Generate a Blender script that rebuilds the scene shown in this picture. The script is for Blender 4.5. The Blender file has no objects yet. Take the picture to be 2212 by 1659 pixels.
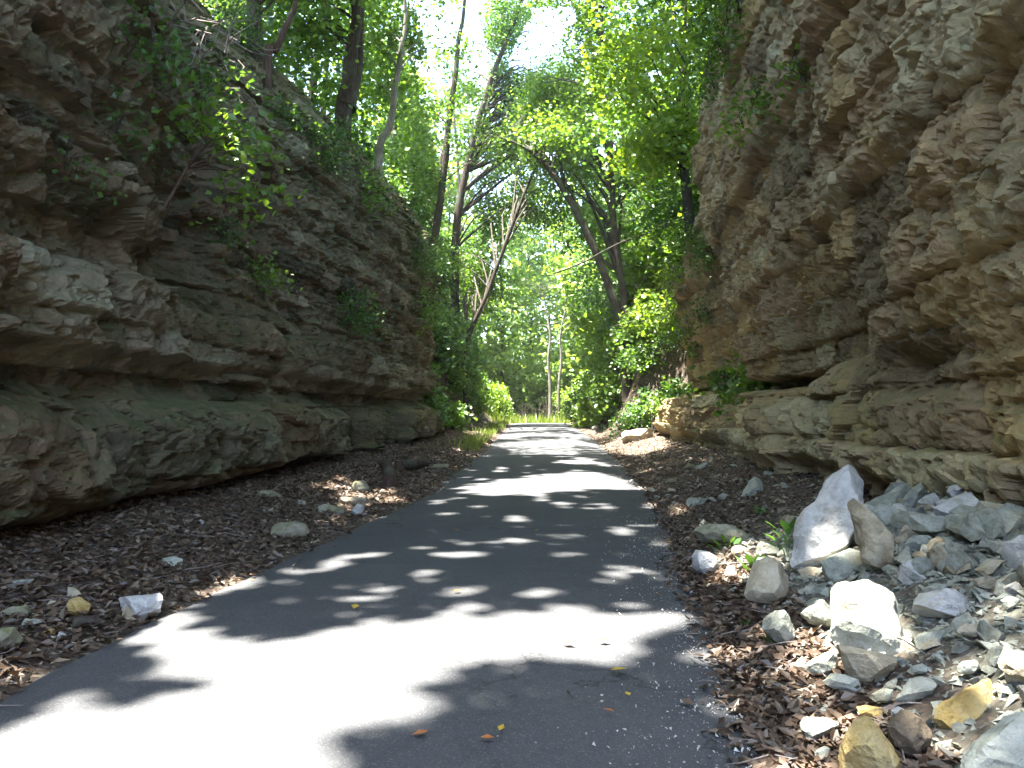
import bpy, bmesh, math, random
import numpy as np
from mathutils import Vector, Matrix

random.seed(7)
RNG = np.random.default_rng(11)
scene = bpy.context.scene
COL = scene.collection

# ------------------------------------------------------------------ camera
W0, H0, F0 = 2212.0, 1659.0, 1720.0           # measuring frame of the photograph
CAM = Vector((0.0, 0.0, 1.6))
YAW, PITCH = math.radians(2.13), math.radians(1.85)
cam_data = bpy.data.cameras.new("camera")
cam = bpy.data.objects.new("camera", cam_data)
COL.objects.link(cam)
cam.location = CAM
cam.rotation_euler = (math.pi / 2 + PITCH, 0, YAW)
cam_data.sensor_width = 36.0
cam_data.lens = 36.0 * F0 / W0
cam_data.clip_end = 3000.0
cam_data.clip_start = 0.05
scene.camera = cam

# ------------------------------------------------------------------ sky, sun, exposure
SUN = Vector((-0.23, -0.10, 1.0)).normalized()
world = bpy.data.worlds.new("World")
scene.world = world
world.use_nodes = True
wn = world.node_tree
sky = wn.nodes.new("ShaderNodeTexSky")
sky.sky_type = 'NISHITA'
sky.sun_disc = False
sky.sun_elevation = math.asin(SUN.z)
sky.sun_rotation = math.atan2(SUN.x, SUN.y)
sky.air_density, sky.dust_density, sky.ozone_density = 0.8, 1.8, 0.8
bg = wn.nodes["Background"]
bg.inputs[1].default_value = 0.15
wn.links.new(sky.outputs[0], bg.inputs[0])

sun_data = bpy.data.lights.new("sun", 'SUN')
sun_data.energy = 5.0
sun_data.angle = math.radians(0.55)
sun_data.color = (1.0, 0.95, 0.87)
sun = bpy.data.objects.new("sun", sun_data)
COL.objects.link(sun)
sun.rotation_euler = SUN.to_track_quat('Z', 'Y').to_euler()
sun.location = (0, 0, 60)

vs = scene.view_settings
vs.view_transform = 'Standard'
vs.look = 'None'
vs.gamma = 1.0
vs.exposure = 3.55
scene.render.engine = 'CYCLES'
cy = scene.cycles
cy.max_bounces = 8
cy.diffuse_bounces = 5
cy.glossy_bounces = 2
cy.transmission_bounces = 5
cy.transparent_max_bounces = 4
cy.caustics_reflective = False
cy.caustics_refractive = False
cy.use_denoising = True

# ------------------------------------------------------------------ numeric helpers
ROT = np.array(cam.rotation_euler.to_matrix())
CAMN = np.array(CAM)

def ray(px, py):
    d = ROT @ np.array([(px - W0 / 2) / F0, -(py - H0 / 2) / F0, -1.0])
    return d

def at(px, py, Y):
    """point on the pixel's ray at world depth y = Y"""
    d = ray(px, py)
    return CAMN + d * (Y / d[1])

def project(P):
    q = (np.asarray(P) - CAMN) @ ROT
    z = np.minimum(q[:, 2], -1e-3)
    px = W0 / 2 + F0 * q[:, 0] / -z
    py = H0 / 2 - F0 * q[:, 1] / -z
    px[q[:, 2] > -0.05] = -1e5
    return px, py

def smooth(a, b, x):
    t = np.clip((x - a) / (b - a), 0, 1)
    return t * t * (3 - 2 * t)

def hashn(i, j, k, seed):
    h = (i.astype(np.int64) * 374761393 + j.astype(np.int64) * 668265263 + k.astype(np.int64) * 2147483647 + seed * 1274126177) & 0xFFFFFFFF
    h = ((h ^ (h >> 13)) * 1274126177) & 0xFFFFFFFF
    h = ((h ^ (h >> 16)) * 2246822519) & 0xFFFFFFFF
    return ((h ^ (h >> 15)) & 0xFFFFFF) / float(0xFFFFFF)

def noise3(x, y, z, seed=0):
    """value noise in -1..1"""
    x, y, z = np.broadcast_arrays(np.asarray(x, float), np.asarray(y, float), np.asarray(z, float))
    xi, yi, zi = np.floor(x), np.floor(y), np.floor(z)
    fx, fy, fz = x - xi, y - yi, z - zi
    fx = fx * fx * fx * (fx * (fx * 6 - 15) + 10)
    fy = fy * fy * fy * (fy * (fy * 6 - 15) + 10)
    fz = fz * fz * fz * (fz * (fz * 6 - 15) + 10)
    r = 0
    for a in (0, 1):
        wx = fx if a else 1 - fx
        for b in (0, 1):
            wy = fy if b else 1 - fy
            for c in (0, 1):
                wz = fz if c else 1 - fz
                r = r + wx * wy * wz * hashn(xi + a, yi + b, zi + c, seed)
    return r * 2 - 1

def noise2(x, y, seed=0):
    return noise3(x, y, 0.37, seed)

def fbm(x, y, z, octaves=4, seed=0, gain=0.5):
    r, a, f = 0, 1.0, 1.0
    for o in range(octaves):
        r = r + a * noise3(x * f + 13.7 * o, y * f + 5.1 * o, z * f, seed + o)
        a *= gain
        f *= 2.03
    return r

def in_poly(px, py, poly):
    inside = np.zeros(px.shape, bool)
    n = len(poly)
    for i in range(n):
        x1, y1 = poly[i]
        x2, y2 = poly[(i + 1) % n]
        if y1 == y2:
            continue
        c = ((y1 > py) != (y2 > py)) & (px < (x2 - x1) * (py - y1) / (y2 - y1) + x1)
        inside ^= c
    return inside

# ------------------------------------------------------------------ mesh helpers
def mesh_np(name, V, F, smooth_shade=False, mat=None):
    V = np.ascontiguousarray(V, dtype=np.float32)
    F = np.ascontiguousarray(F, dtype=np.int32)
    me = bpy.data.meshes.new(name)
    n, k = F.shape
    me.vertices.add(len(V))
    me.vertices.foreach_set("co", V.ravel())
    me.loops.add(n * k)
    me.loops.foreach_set("vertex_index", F.ravel())
    me.polygons.add(n)
    me.polygons.foreach_set("loop_start", np.arange(0, n * k, k, dtype=np.int32))
    me.polygons.foreach_set("loop_total", np.full(n, k, dtype=np.int32))
    me.polygons.foreach_set("use_smooth", np.full(n, smooth_shade, dtype=bool))
    me.update(calc_edges=True)
    if mat:
        me.materials.append(mat)
    return me

def link(name, me, parent=None, loc=None, label=None, cat=None, group=None, kind=None):
    o = bpy.data.objects.new(name, me)
    COL.objects.link(o)
    if parent:
        o.parent = parent
    if loc is not None:
        o.location = loc
    if label: o["label"] = label
    if cat: o["category"] = cat
    if group: o["group"] = group
    if kind: o["kind"] = kind
    return o

def tubes(paths, sides=7, jitter=0.0):
    """paths: list of (pts Nx3, radii N). returns V,F (quads)"""
    VV, FF, off = [], [], 0
    for pts, rad in paths:
        pts = np.asarray(pts, float)
        rad = np.asarray(rad, float)
        n = len(pts)
        tan = np.gradient(pts, axis=0)
        tan /= np.linalg.norm(tan, axis=1, keepdims=True) + 1e-9
        ref = np.array([0.31, 0.83, 0.21])
        a = np.cross(tan, ref)
        a /= np.linalg.norm(a, axis=1, keepdims=True) + 1e-9
        b = np.cross(tan, a)
        th = np.linspace(0, 2 * math.pi, sides, endpoint=False)
        rr = rad[:, None] * (1 + jitter * RNG.uniform(-1, 1, (n, sides)))
        ring = pts[:, None, :] + rr[..., None] * (np.cos(th)[None, :, None] * a[:, None, :] + np.sin(th)[None, :, None] * b[:, None, :])
        VV.append(ring.reshape(-1, 3))
        i = np.arange(n - 1)[:, None] * sides
        j = np.arange(sides)[None, :]
        j2 = (j + 1) % sides
        f = np.stack([i + j, i + j2, i + sides + j2, i + sides + j], -1).reshape(-1, 4) + off
        FF.append(f)
        off += n * sides
    return np.concatenate(VV), np.concatenate(FF)

def spline(ctrl, n):
    c = np.asarray(ctrl, float)
    if len(c) == 2:
        t = np.linspace(0, 1, n)[:, None]
        return c[0] * (1 - t) + c[1] * t
    c = np.vstack([2 * c[0] - c[1], c, 2 * c[-1] - c[-2]])
    out = []
    for t in np.linspace(0, len(c) - 3 - 1e-6, n):
        i = int(t)
        u = t - i
        p0, p1, p2, p3 = c[i:i + 4]
        out.append(0.5 * (2 * p1 + (p2 - p0) * u + (2 * p0 - 5 * p1 + 4 * p2 - p3) * u * u + (3 * p1 - p0 - 3 * p2 + p3) * u ** 3))
    return np.array(out)

# ------------------------------------------------------------------ materials
def new_mat(name):
    m = bpy.data.materials.new(name)
    m.use_nodes = True
    nt = m.node_tree
    for n in list(nt.nodes):
        nt.nodes.remove(n)
    out = nt.nodes.new("ShaderNodeOutputMaterial")
    return m, nt, out

class N:
    def __init__(s, nt): s.nt = nt
    def __call__(s, t, **kw):
        n = s.nt.nodes.new(t)
        for k, v in kw.items():
            setattr(n, k, v)
        return n
    def l(s, a, b): s.nt.links.new(a, b)
    def noise(s, vec, scale, detail=4, rough=0.55, dist=0.0):
        n = s("ShaderNodeTexNoise")
        n.inputs["Scale"].default_value = scale
        n.inputs["Detail"].default_value = detail
        n.inputs["Roughness"].default_value = rough
        n.inputs["Distortion"].default_value = dist
        if vec is not None: s.l(vec, n.inputs["Vector"])
        return n.outputs["Fac"]
    def ramp(s, fac, stops):
        n = s("ShaderNodeValToRGB")
        e = n.color_ramp.elements
        while len(e) > 1: e.remove(e[0])
        for i, (p, c) in enumerate(stops):
            el = e[0] if i == 0 else e.new(p)
            el.position = p
            el.color = c if len(c) == 4 else (*c, 1)
        s.l(fac, n.inputs[0])
        return n.outputs[0]
    def rng(s, fac, a, b, c=0.0, d=1.0):
        n = s("ShaderNodeMapRange")
        n.inputs[1].default_value, n.inputs[2].default_value = a, b
        n.inputs[3].default_value, n.inputs[4].default_value = c, d
        s.l(fac, n.inputs[0])
        return n.outputs[0]
    def mix(s, fac, a, b, mode='MIX'):
        n = s("ShaderNodeMix", data_type='RGBA', blend_type=mode)
        for sock, v in ((n.inputs[0], fac), (n.inputs[6], a), (n.inputs[7], b)):
            if hasattr(v, "links"): s.l(v, sock)
            elif isinstance(v, (int, float)): sock.default_value = v
            else: sock.default_value = (*v, 1) if len(v) == 3 else v
        return n.outputs[2]
    def math(s, op, a, b=0.0):
        n = s("ShaderNodeMath", operation=op)
        for sock, v in ((n.inputs[0], a), (n.inputs[1], b)):
            if hasattr(v, "links"): s.l(v, sock)
            else: sock.default_value = v
        return n.outputs[0]
    def bump(s, h, strength, dist):
        n = s("ShaderNodeBump")
        n.inputs["Strength"].default_value = strength
        n.inputs["Distance"].default_value = dist
        s.l(h, n.inputs["Height"])
        return n.outputs[0]
    def bsdf(s, out, col, rough=0.9, normal=None, spec=0.25):
        b = s("ShaderNodeBsdfPrincipled")
        if hasattr(col, "links"): s.l(col, b.inputs["Base Color"])
        else: b.inputs["Base Color"].default_value = (*col, 1)
        if hasattr(rough, "links"): s.l(rough, b.inputs["Roughness"])
        else: b.inputs["Roughness"].default_value = rough
        b.inputs["Specular IOR Level"].default_value = spec
        if normal is not None: s.l(normal, b.inputs["Normal"])
        s.l(b.outputs[0], out.inputs[0])
        return b

def cliff_material(name, cols, moss, warm, blocks):
    m, nt, out = new_mat(name)
    g = N(nt)
    geo = g("ShaderNodeNewGeometry")
    pos = geo.outputs["Position"]
    mp = g("ShaderNodeMapping")
    mp.inputs["Scale"].default_value = (1.0, 1.0, 2.6)
    g.l(pos, mp.inputs[0])
    tint = g("ShaderNodeAttribute", attribute_name="tint")
    t = tint.outputs["Fac"]
    big = g.noise(mp.outputs[0], 0.55, 5, 0.6, 0.6)
    med = g.noise(mp.outputs[0], 2.6, 6, 0.62, 0.4)
    fine = g.noise(pos, 16.0, 6, 0.65)
    grain = g.noise(pos, 70.0, 3, 0.6)
    f = g.math('ADD', g.math('MULTIPLY', big, 0.55), g.math('MULTIPLY', med, 0.45))
    f = g.math('ADD', f, g.math('MULTIPLY', g.math('SUBTRACT', t, 0.5), 0.34))
    base = g.ramp(f, cols)
    blk = g.ramp(g.math('ADD', t, g.math('MULTIPLY', g.math('SUBTRACT', med, 0.5), 0.25)), blocks)
    base = g.mix(g.rng(big, 0.30, 0.65, 0.35, 0.75), base, blk)
    # ochre / iron staining with its own shape
    och = g.noise(mp.outputs[0], 1.3, 5, 0.65, 1.2)
    base = g.mix(g.rng(och, 0.58, 0.70, 0.0, 0.5), base, warm)
    # pale lichen specks and dark algae specks
    lich = g.noise(pos, 5.2, 6, 0.7, 0.3)
    base = g.mix(g.rng(lich, 0.60, 0.70, 0, 0.55), base, (0.31, 0.32, 0.22))
    alg = g.noise(pos, 3.3, 7, 0.72, 0.2)
    base = g.mix(g.rng(alg, 0.58, 0.68, 0, 0.6), base, (0.045, 0.05, 0.038))
    base = g.mix(g.rng(fine, 0.35, 0.7, 0.0, 0.5), base, g.mix(1.0, base, (1.45, 1.42, 1.35), 'MULTIPLY'))
    base = g.mix(g.rng(grain, 0.42, 0.3, 0.0, 0.55), base, g.mix(1.0, base, (0.5, 0.48, 0.44), 'MULTIPLY'))
    # moss grows on upward facing ledges
    sep = g("ShaderNodeSeparateXYZ")
    g.l(geo.outputs["Normal"], sep.inputs[0])
    mn = g.noise(pos, 1.6, 6, 0.7)
    upf = g.math('ADD', g.rng(sep.outputs[2], 0.05, 0.85), g.rng(mn, 0.3, 0.7, -0.75, 0.55))
    sepp = g("ShaderNodeSeparateXYZ")
    g.l(pos, sepp.inputs[0])
    high = g.rng(sepp.outputs[2], 4.5, 8.0, 0.0, moss[1])
    mf = g.math('MINIMUM', g.math('MAXIMUM', g.math('MULTIPLY', g.math('ADD', upf, high), moss[0]), 0.0), 0.9)
    mosscol = g.mix(g.noise(pos, 9.0, 3), (0.03, 0.05, 0.012), (0.085, 0.115, 0.025))
    base = g.mix(mf, base, mosscol)
    h = g.math('ADD', g.math('MULTIPLY', fine, 1.0), g.math('MULTIPLY', grain, 0.35))
    nrm = g.bump(h, 0.8, 0.03)
    g.bsdf(out, base, 0.92, nrm, 0.15)
    return m

M = {}
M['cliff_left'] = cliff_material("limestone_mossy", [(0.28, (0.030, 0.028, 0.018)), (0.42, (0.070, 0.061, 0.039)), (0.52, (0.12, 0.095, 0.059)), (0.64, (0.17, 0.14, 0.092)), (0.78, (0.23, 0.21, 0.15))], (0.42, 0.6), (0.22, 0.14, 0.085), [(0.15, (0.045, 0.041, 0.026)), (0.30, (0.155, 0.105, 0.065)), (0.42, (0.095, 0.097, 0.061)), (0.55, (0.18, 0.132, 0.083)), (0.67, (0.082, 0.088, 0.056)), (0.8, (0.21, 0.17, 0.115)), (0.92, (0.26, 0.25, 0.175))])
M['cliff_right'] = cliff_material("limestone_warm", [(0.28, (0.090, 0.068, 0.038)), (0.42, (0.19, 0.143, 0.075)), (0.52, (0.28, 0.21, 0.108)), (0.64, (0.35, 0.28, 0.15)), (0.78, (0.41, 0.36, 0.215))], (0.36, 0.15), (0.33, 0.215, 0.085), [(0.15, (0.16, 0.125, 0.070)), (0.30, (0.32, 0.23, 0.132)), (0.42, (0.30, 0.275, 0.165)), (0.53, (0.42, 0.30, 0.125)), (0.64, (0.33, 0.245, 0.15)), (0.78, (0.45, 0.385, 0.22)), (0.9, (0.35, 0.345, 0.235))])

def stone_material(name, a, b, c, moss=0.0):
    m, nt, out = new_mat(name)
    g = N(nt)
    tc = g("ShaderNodeTexCoord")
    oi = g("ShaderNodeObjectInfo")
    add = g("ShaderNodeVectorMath", operation='ADD')
    comb = g("ShaderNodeCombineXYZ")
    g.l(g.math('MULTIPLY', oi.outputs["Random"], 37.0), comb.inputs[0])
    g.l(tc.outputs["Object"], add.inputs[0])
    g.l(comb.outputs[0], add.inputs[1])
    v = add.outputs[0]
    n1 = g.noise(v, 4.5, 6, 0.62, 0.5)
    n2 = g.noise(v, 22.0, 5, 0.65)
    n3 = g.noise(v, 90.0, 3, 0.6)
    f = g.math('ADD', n1, g.math('MULTIPLY', g.math('SUBTRACT', oi.outputs["Random"], 0.5), 0.18))
    col = g.ramp(f, [(0.32, a), (0.5, b), (0.68, c)])
    col = g.mix(g.rng(n2, 0.35, 0.65, 0.0, 0.5), col, g.mix(1.0, col, (1.3, 1.3, 1.28), 'MULTIPLY'))
    col = g.mix(g.rng(n3, 0.42, 0.30, 0.0, 0.5), col, g.mix(1.0, col, (0.55, 0.53, 0.5), 'MULTIPLY'))
    if moss:
        geo = g("ShaderNodeNewGeometry")
        s = g("ShaderNodeSeparateXYZ")
        g.l(geo.outputs["Normal"], s.inputs[0])
        mf = g.math('MULTIPLY', g.rng(s.outputs[2], 0.1, 0.8), g.rng(g.noise(v, 6.0, 5, 0.65), 0.42, 0.6, 0, moss))
        col = g.mix(mf, col, (0.10, 0.115, 0.03))
    st = g.noise(v, 3.1, 6, 0.7, 0.8)
    col = g.mix(g.rng(st, 0.52, 0.66, 0.0, 0.65), col, g.mix(1.0, col, (0.62, 0.52, 0.36), 'MULTIPLY'))
    dk = g.noise(v, 11.0, 5, 0.7, 0.3)
    col = g.mix(g.rng(dk, 0.60, 0.70, 0.0, 0.6), col, (0.07, 0.065, 0.045))
    nrm = g.bump(g.math('ADD', n2, g.math('MULTIPLY', n3, 0.4)), 0.9, 0.016)
    g.bsdf(out, col, 0.88, nrm, 0.2)
    return m

M['s_grey'] = stone_material("limestone_pale_grey", (0.19, 0.20, 0.165), (0.29, 0.305, 0.255), (0.38, 0.385, 0.32))
M['s_white'] = stone_material("limestone_fresh_white", (0.30, 0.30, 0.285), (0.44, 0.44, 0.42), (0.54, 0.53, 0.49))
M['s_tan'] = stone_material("limestone_tan", (0.22, 0.19, 0.13), (0.34, 0.30, 0.21), (0.42, 0.39, 0.30))
M['s_ochre'] = stone_material("limestone_ochre", (0.20, 0.15, 0.06), (0.34, 0.25, 0.09), (0.42, 0.34, 0.17))
M['s_moss'] = stone_material("limestone_mossy_block", (0.16, 0.15, 0.10), (0.25, 0.24, 0.17), (0.33, 0.32, 0.24), 0.8)
M['s_dark'] = stone_material("cobble_dark", (0.02, 0.017, 0.02), (0.035, 0.028, 0.033), (0.06, 0.05, 0.05))
M['s_brown'] = stone_material("limestone_brown", (0.10, 0.08, 0.055), (0.17, 0.135, 0.095), (0.25, 0.21, 0.16))

def leaf_material(name, c1, c2, c3, trans=0.45, tcol=(1.65, 1.5, 0.5)):
    m, nt, out = new_mat(name)
    g = N(nt)
    geo = g("ShaderNodeNewGeometry")
    col = g.ramp(geo.outputs["Random Per Island"], [(0.0, c1), (0.5, c2), (1.0, c3)])
    d = g("ShaderNodeBsdfDiffuse")
    g.l(col, d.inputs[0])
    t = g("ShaderNodeBsdfTranslucent")
    g.l(g.mix(1.0, col, tcol, 'MULTIPLY'), t.inputs[0])
    gl = g("ShaderNodeBsdfGlossy")
    gl.inputs["Roughness"].default_value = 0.42
    gl.inputs[0].default_value = (0.9, 0.95, 0.9, 1)
    mx = g("ShaderNodeMixShader")
    mx.inputs[0].default_value = trans
    g.l(d.outputs[0], mx.inputs[1]); g.l(t.outputs[0], mx.inputs[2])
    m2 = g("ShaderNodeMixShader")
    m2.inputs[0].default_value = 0.04
    g.l(mx.outputs[0], m2.inputs[1]); g.l(gl.outputs[0], m2.inputs[2])
    g.l(m2.outputs[0], out.inputs[0])
    return m

M['leaf'] = leaf_material("leaf_maple", (0.06, 0.135, 0.022), (0.10, 0.20, 0.032), (0.15, 0.26, 0.045), 0.55)
M['leaf_dark'] = leaf_material("leaf_deep", (0.036, 0.095, 0.024), (0.06, 0.14, 0.03), (0.095, 0.18, 0.04), 0.5)
M['leaf_lime'] = leaf_material("leaf_lime", (0.10, 0.19, 0.02), (0.15, 0.25, 0.03), (0.20, 0.31, 0.045), 0.58)
M['leaf_blue'] = leaf_material("leaf_cool", (0.055, 0.135, 0.045), (0.09, 0.19, 0.055), (0.13, 0.24, 0.075), 0.5)
M['leaf_plant'] = leaf_material("leaf_seedling", (0.07, 0.17, 0.04), (0.09, 0.21, 0.05), (0.12, 0.25, 0.06), 0.4)
M['leaf_far'] = leaf_material("leaf_far_sun_tint", (0.12, 0.22, 0.05), (0.17, 0.28, 0.07), (0.23, 0.34, 0.10), 0.55)  # paler than the other leaves, sunlight on far crowns put into the colour
M['grass'] = leaf_material("grass_blades", (0.10, 0.16, 0.03), (0.15, 0.22, 0.04), (0.22, 0.27, 0.07), 0.45)
M['litter'] = leaf_material("leaf_litter", (0.042, 0.029, 0.020), (0.092, 0.062, 0.042), (0.185, 0.13, 0.092), 0.12, (1.2, 0.9, 0.6))
M['leaf_yellow'] = leaf_material("leaf_fallen_yellow", (0.40, 0.28, 0.03), (0.45, 0.33, 0.04), (0.5, 0.36, 0.05), 0.2)
M['leaf_orange'] = leaf_material("leaf_fallen_orange", (0.33, 0.11, 0.03), (0.36, 0.13, 0.04), (0.38, 0.16, 0.04), 0.2)
M['leaf_green'] = leaf_material("leaf_fallen_green", (0.10, 0.24, 0.04), (0.12, 0.26, 0.05), (0.14, 0.28, 0.05), 0.2)

def bark_material(name, a, b, c, patch=None):
    m, nt, out = new_mat(name)
    g = N(nt)
    tc = g("ShaderNodeTexCoord")
    mp = g("ShaderNodeMapping")
    mp.inputs["Scale"].default_value = (9, 9, 1.4)
    g.l(tc.outputs["Object"], mp.inputs[0])
    n1 = g.noise(mp.outputs[0], 2.2, 6, 0.65, 0.3)
    n2 = g.noise(tc.outputs["Object"], 1.1, 4, 0.6)
    col = g.ramp(n1, [(0.3, a), (0.5, b), (0.7, c)])
    if patch:
        col = g.mix(g.rng(n2, 0.48, 0.6, 0, 0.8), col, patch)
    g.bsdf(out, col, 0.95, g.bump(n1, 0.9, 0.03), 0.1)
    return m

M['bark'] = bark_material("bark_dark", (0.025, 0.02, 0.016), (0.055, 0.045, 0.036), (0.10, 0.085, 0.07), (0.08, 0.085, 0.065))
M['bark_pale'] = bark_material("bark_pale", (0.09, 0.085, 0.075), (0.20, 0.19, 0.165), (0.32, 0.31, 0.28), (0.12, 0.12, 0.10))
M['bark_red'] = bark_material("bark_reddish", (0.035, 0.022, 0.016), (0.075, 0.05, 0.038), (0.13, 0.09, 0.07))
M['twig_grey'] = bark_material("dead_twig", (0.12, 0.10, 0.085), (0.22, 0.19, 0.165), (0.32, 0.28, 0.25))

def asphalt_material():
    m, nt, out = new_mat("asphalt_worn")
    g = N(nt)
    pos = g("ShaderNodeNewGeometry").outputs["Position"]
    n1 = g.noise(pos, 0.7, 5, 0.6)
    n2 = g.noise(pos, 9.0, 5, 0.7)
    vor = g("ShaderNodeTexVoronoi")
    vor.inputs["Scale"].default_value = 130.0
    g.l(pos, vor.inputs["Vector"])
    col = g.ramp(n1, [(0.3, (0.054, 0.057, 0.061)), (0.7, (0.078, 0.080, 0.083))])
    col = g.mix(g.rng(n2, 0.4, 0.65, 0, 0.35), col, (0.048, 0.050, 0.053))
    spk = g("ShaderNodeSeparateColor")
    g.l(vor.outputs["Color"], spk.inputs[0])
    col = g.mix(g.rng(spk.outputs[0], 0.80, 0.97, 0, 0.5), col, (0.17, 0.165, 0.16))
    col = g.mix(g.rng(spk.outputs[1], 0.75, 0.97, 0, 0.5), col, (0.03, 0.03, 0.032))
    cr = g("ShaderNodeTexVoronoi", feature='DISTANCE_TO_EDGE')
    cr.inputs["Scale"].default_value = 0.55
    wv = g("ShaderNodeVectorMath", operation='ADD')
    nz = g("ShaderNodeTexNoise"); nz.inputs["Scale"].default_value = 3.0; nz.inputs["Detail"].default_value = 5
    g.l(pos, nz.inputs["Vector"]); g.l(pos, wv.inputs[0]); g.l(nz.outputs["Color"], wv.inputs[1])
    g.l(wv.outputs[0], cr.inputs["Vector"])
    ck = g.math('MULTIPLY', g.rng(cr.outputs["Distance"], 0.012, 0.004), g.rng(g.noise(pos, 0.35, 2), 0.45, 0.6))
    col = g.mix(g.math('MULTIPLY', ck, 0.7), col, (0.02, 0.02, 0.02))
    st = g.noise(pos, 1.9, 6, 0.7, 1.0)
    col = g.mix(g.rng(st, 0.58, 0.72, 0, 0.45), col, (0.105, 0.095, 0.08))
    h = g.math('ADD', vor.outputs["Distance"], g.math('MULTIPLY', n2, 0.5))
    g.bsdf(out, col, 0.85, g.bump(h, 0.35, 0.006), 0.3)
    return m
M['asphalt'] = asphalt_material()

def soil_material():
    m, nt, out = new_mat("forest_soil")
    g = N(nt)
    pos = g("ShaderNodeNewGeometry").outputs["Position"]
    n1 = g.noise(pos, 1.3, 6, 0.65)
    n2 = g.noise(pos, 14.0, 6, 0.7)
    vor = g("ShaderNodeTexVoronoi")
    vor.inputs["Scale"].default_value = 26.0
    g.l(pos, vor.inputs["Vector"])
    sp = g("ShaderNodeSeparateColor")
    g.l(vor.outputs["Color"], sp.inputs[0])
    col = g.ramp(n1, [(0.3, (0.034, 0.027, 0.022)), (0.5, (0.060, 0.047, 0.037)), (0.7, (0.10, 0.083, 0.067))])
    col = g.mix(g.rng(sp.outputs[0], 0.55, 0.95, 0, 0.7), col, (0.17, 0.12, 0.085))
    col = g.mix(g.rng(sp.outputs[1], 0.86, 0.99, 0, 0.7), col, (0.26, 0.25, 0.21))
    sepx = g("ShaderNodeSeparateXYZ")
    g.l(pos, sepx.inputs[0])
    wn_ = g.math('MULTIPLY', g.math('SUBTRACT', g.noise(pos, 2.0, 5, 0.65), 0.5), 3.0)
    dust = g.math('MULTIPLY', g.rng(g.math('ADD', sepx.outputs[0], wn_), 1.7, 2.7), g.rng(g.math('ADD', sepx.outputs[1], wn_), 10.5, 7.5))
    dust = g.math('MULTIPLY', dust, g.rng(sepx.outputs[0], 6.0, 5.0))
    col = g.mix(g.math('MULTIPLY', dust, 0.85), col, g.mix(g.rng(n2, 0.35, 0.65), (0.10, 0.10, 0.08), (0.21, 0.215, 0.175)))
    h = g.math('ADD', vor.outputs["Distance"], n2)
    g.bsdf(out, col, 0.95, g.bump(h, 0.8, 0.03), 0.1)
    return m
M['soil'] = soil_material()

# ------------------------------------------------------------------ terrain shape
ROAD_END = 78.0
def road_z(y):
    y = np.asarray(y, float)
    return 0.57 * smooth(18, 62, y) - 0.055 * np.clip(y - 60, 0, 80) * smooth(58, 70, y)

def road_l(y): return np.interp(np.asarray(y, float), [0, 6, 8.5, 12, 16, 30, 60], [-3.05, -3.0, -2.85, -2.5, -2.2, -2.15, -2.2]) + 0.10 * noise2(np.asarray(y) * 0.45, 3.1, 5) + 0.03 * noise2(np.asarray(y) * 2.7, 9.1, 6)
def road_r(y): return np.interp(np.asarray(y, float), [0, 3.5, 6, 8.5, 12, 16, 25, 34, 60], [1.08, 1.12, 1.28, 1.52, 1.85, 2.15, 2.45, 2.5, 2.1]) + 0.09 * noise2(np.asarray(y) * 0.5, 7.7, 8) + 0.03 * noise2(np.asarray(y) * 2.7, 1.1, 9)

def foot_left(y): return -5.25 - 0.15 * smooth(8, 14, y) + 0.5 * smooth(20, 34, y)
def foot_right(y): return 3.72 + 0.105 * (np.clip(y, 0, 21) - 6.2)

def ground(x, y, micro=True):
    x, y = np.broadcast_arrays(np.asarray(x, float), np.asarray(y, float))
    rz = road_z(y)
    aL = np.clip(road_l(y) + 0.05 - x, 0, None)
    aR = np.clip(x - road_r(y) + 0.05, 0, None)
    z = rz - 0.035 + 0.0 * x
    # verges
    z = z + 0.035 * smooth(0, 0.25, aL) + 0.12 * np.clip(aL, 0, 3) + 0.035 * smooth(0, 0.25, aR) + 0.205 * np.clip(aR, 0, 3.4) + 0.24 * smooth(0.6, 1.7, aR) * (1 - smooth(7.6, 9.5, y)) * smooth(1.5, 3.0, y)
    # left: plateau behind the cliff, then soil bank past its end
    HL = 8.9 + 0.075 * np.clip(y - 12, 0, 30)
    endL = smooth(37, 43, y)
    xb = -7.15 * (1 - endL) - 3.6 * endL
    wb = 0.75 * (1 - endL) + 5.0 * endL
    BL = (HL + 0.10 * np.clip(-x - 8, 0, 60)) * (1 - 0.62 * smooth(48, 105, y))
    z = z + BL * smooth(0, 1, (xb - x) / wb)
    HR = 9.6 + 0.10 * np.clip(x - 8, 0, 60)
    endR = smooth(33, 37.5, y)
    xr = 6.6 * (1 - endR) + 2.9 * endR
    wr = 0.9 * (1 - endR) + 5.2 * endR
    BR = HR * (1 - 0.6 * smooth(48, 105, y))
    z = z + BR * smooth(0, 1, (x - xr) / wr)
    if micro:
        off = smooth(0.0, 0.5, aL + aR)
        z = z + off * (0.05 * noise2(x * 1.3, y * 1.3, 21) + 0.025 * noise2(x * 4.1, y * 4.1, 22))
        far = smooth(0.5, 6, np.abs(x) - 7)
        z = z + far * 0.5 * noise2(x * 0.21, y * 0.21, 23)
    return z

def surface(x, y):
    u = np.clip((x - road_l(y)) / (road_r(y) - road_l(y)), 0, 1)
    r = road_z(y) + 0.03 * (1 - (2 * u - 1) ** 2)
    g = ground(x, y)
    return np.where((u > 0.005) & (u < 0.995), np.maximum(r, g), g)

def hit_ground(px, py, y0=2.0, y1=70.0):
    d = ray(px, py)
    ys = np.geomspace(y0, y1, 1400)
    P = CAMN[None] + d[None] * (ys / d[1])[:, None]
    g = ground(P[:, 0], P[:, 1], False)
    k = np.argmax(P[:, 2] <= g)
    if P[k, 2] > g[k]: k = len(ys) - 1
    return P[k]

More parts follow.
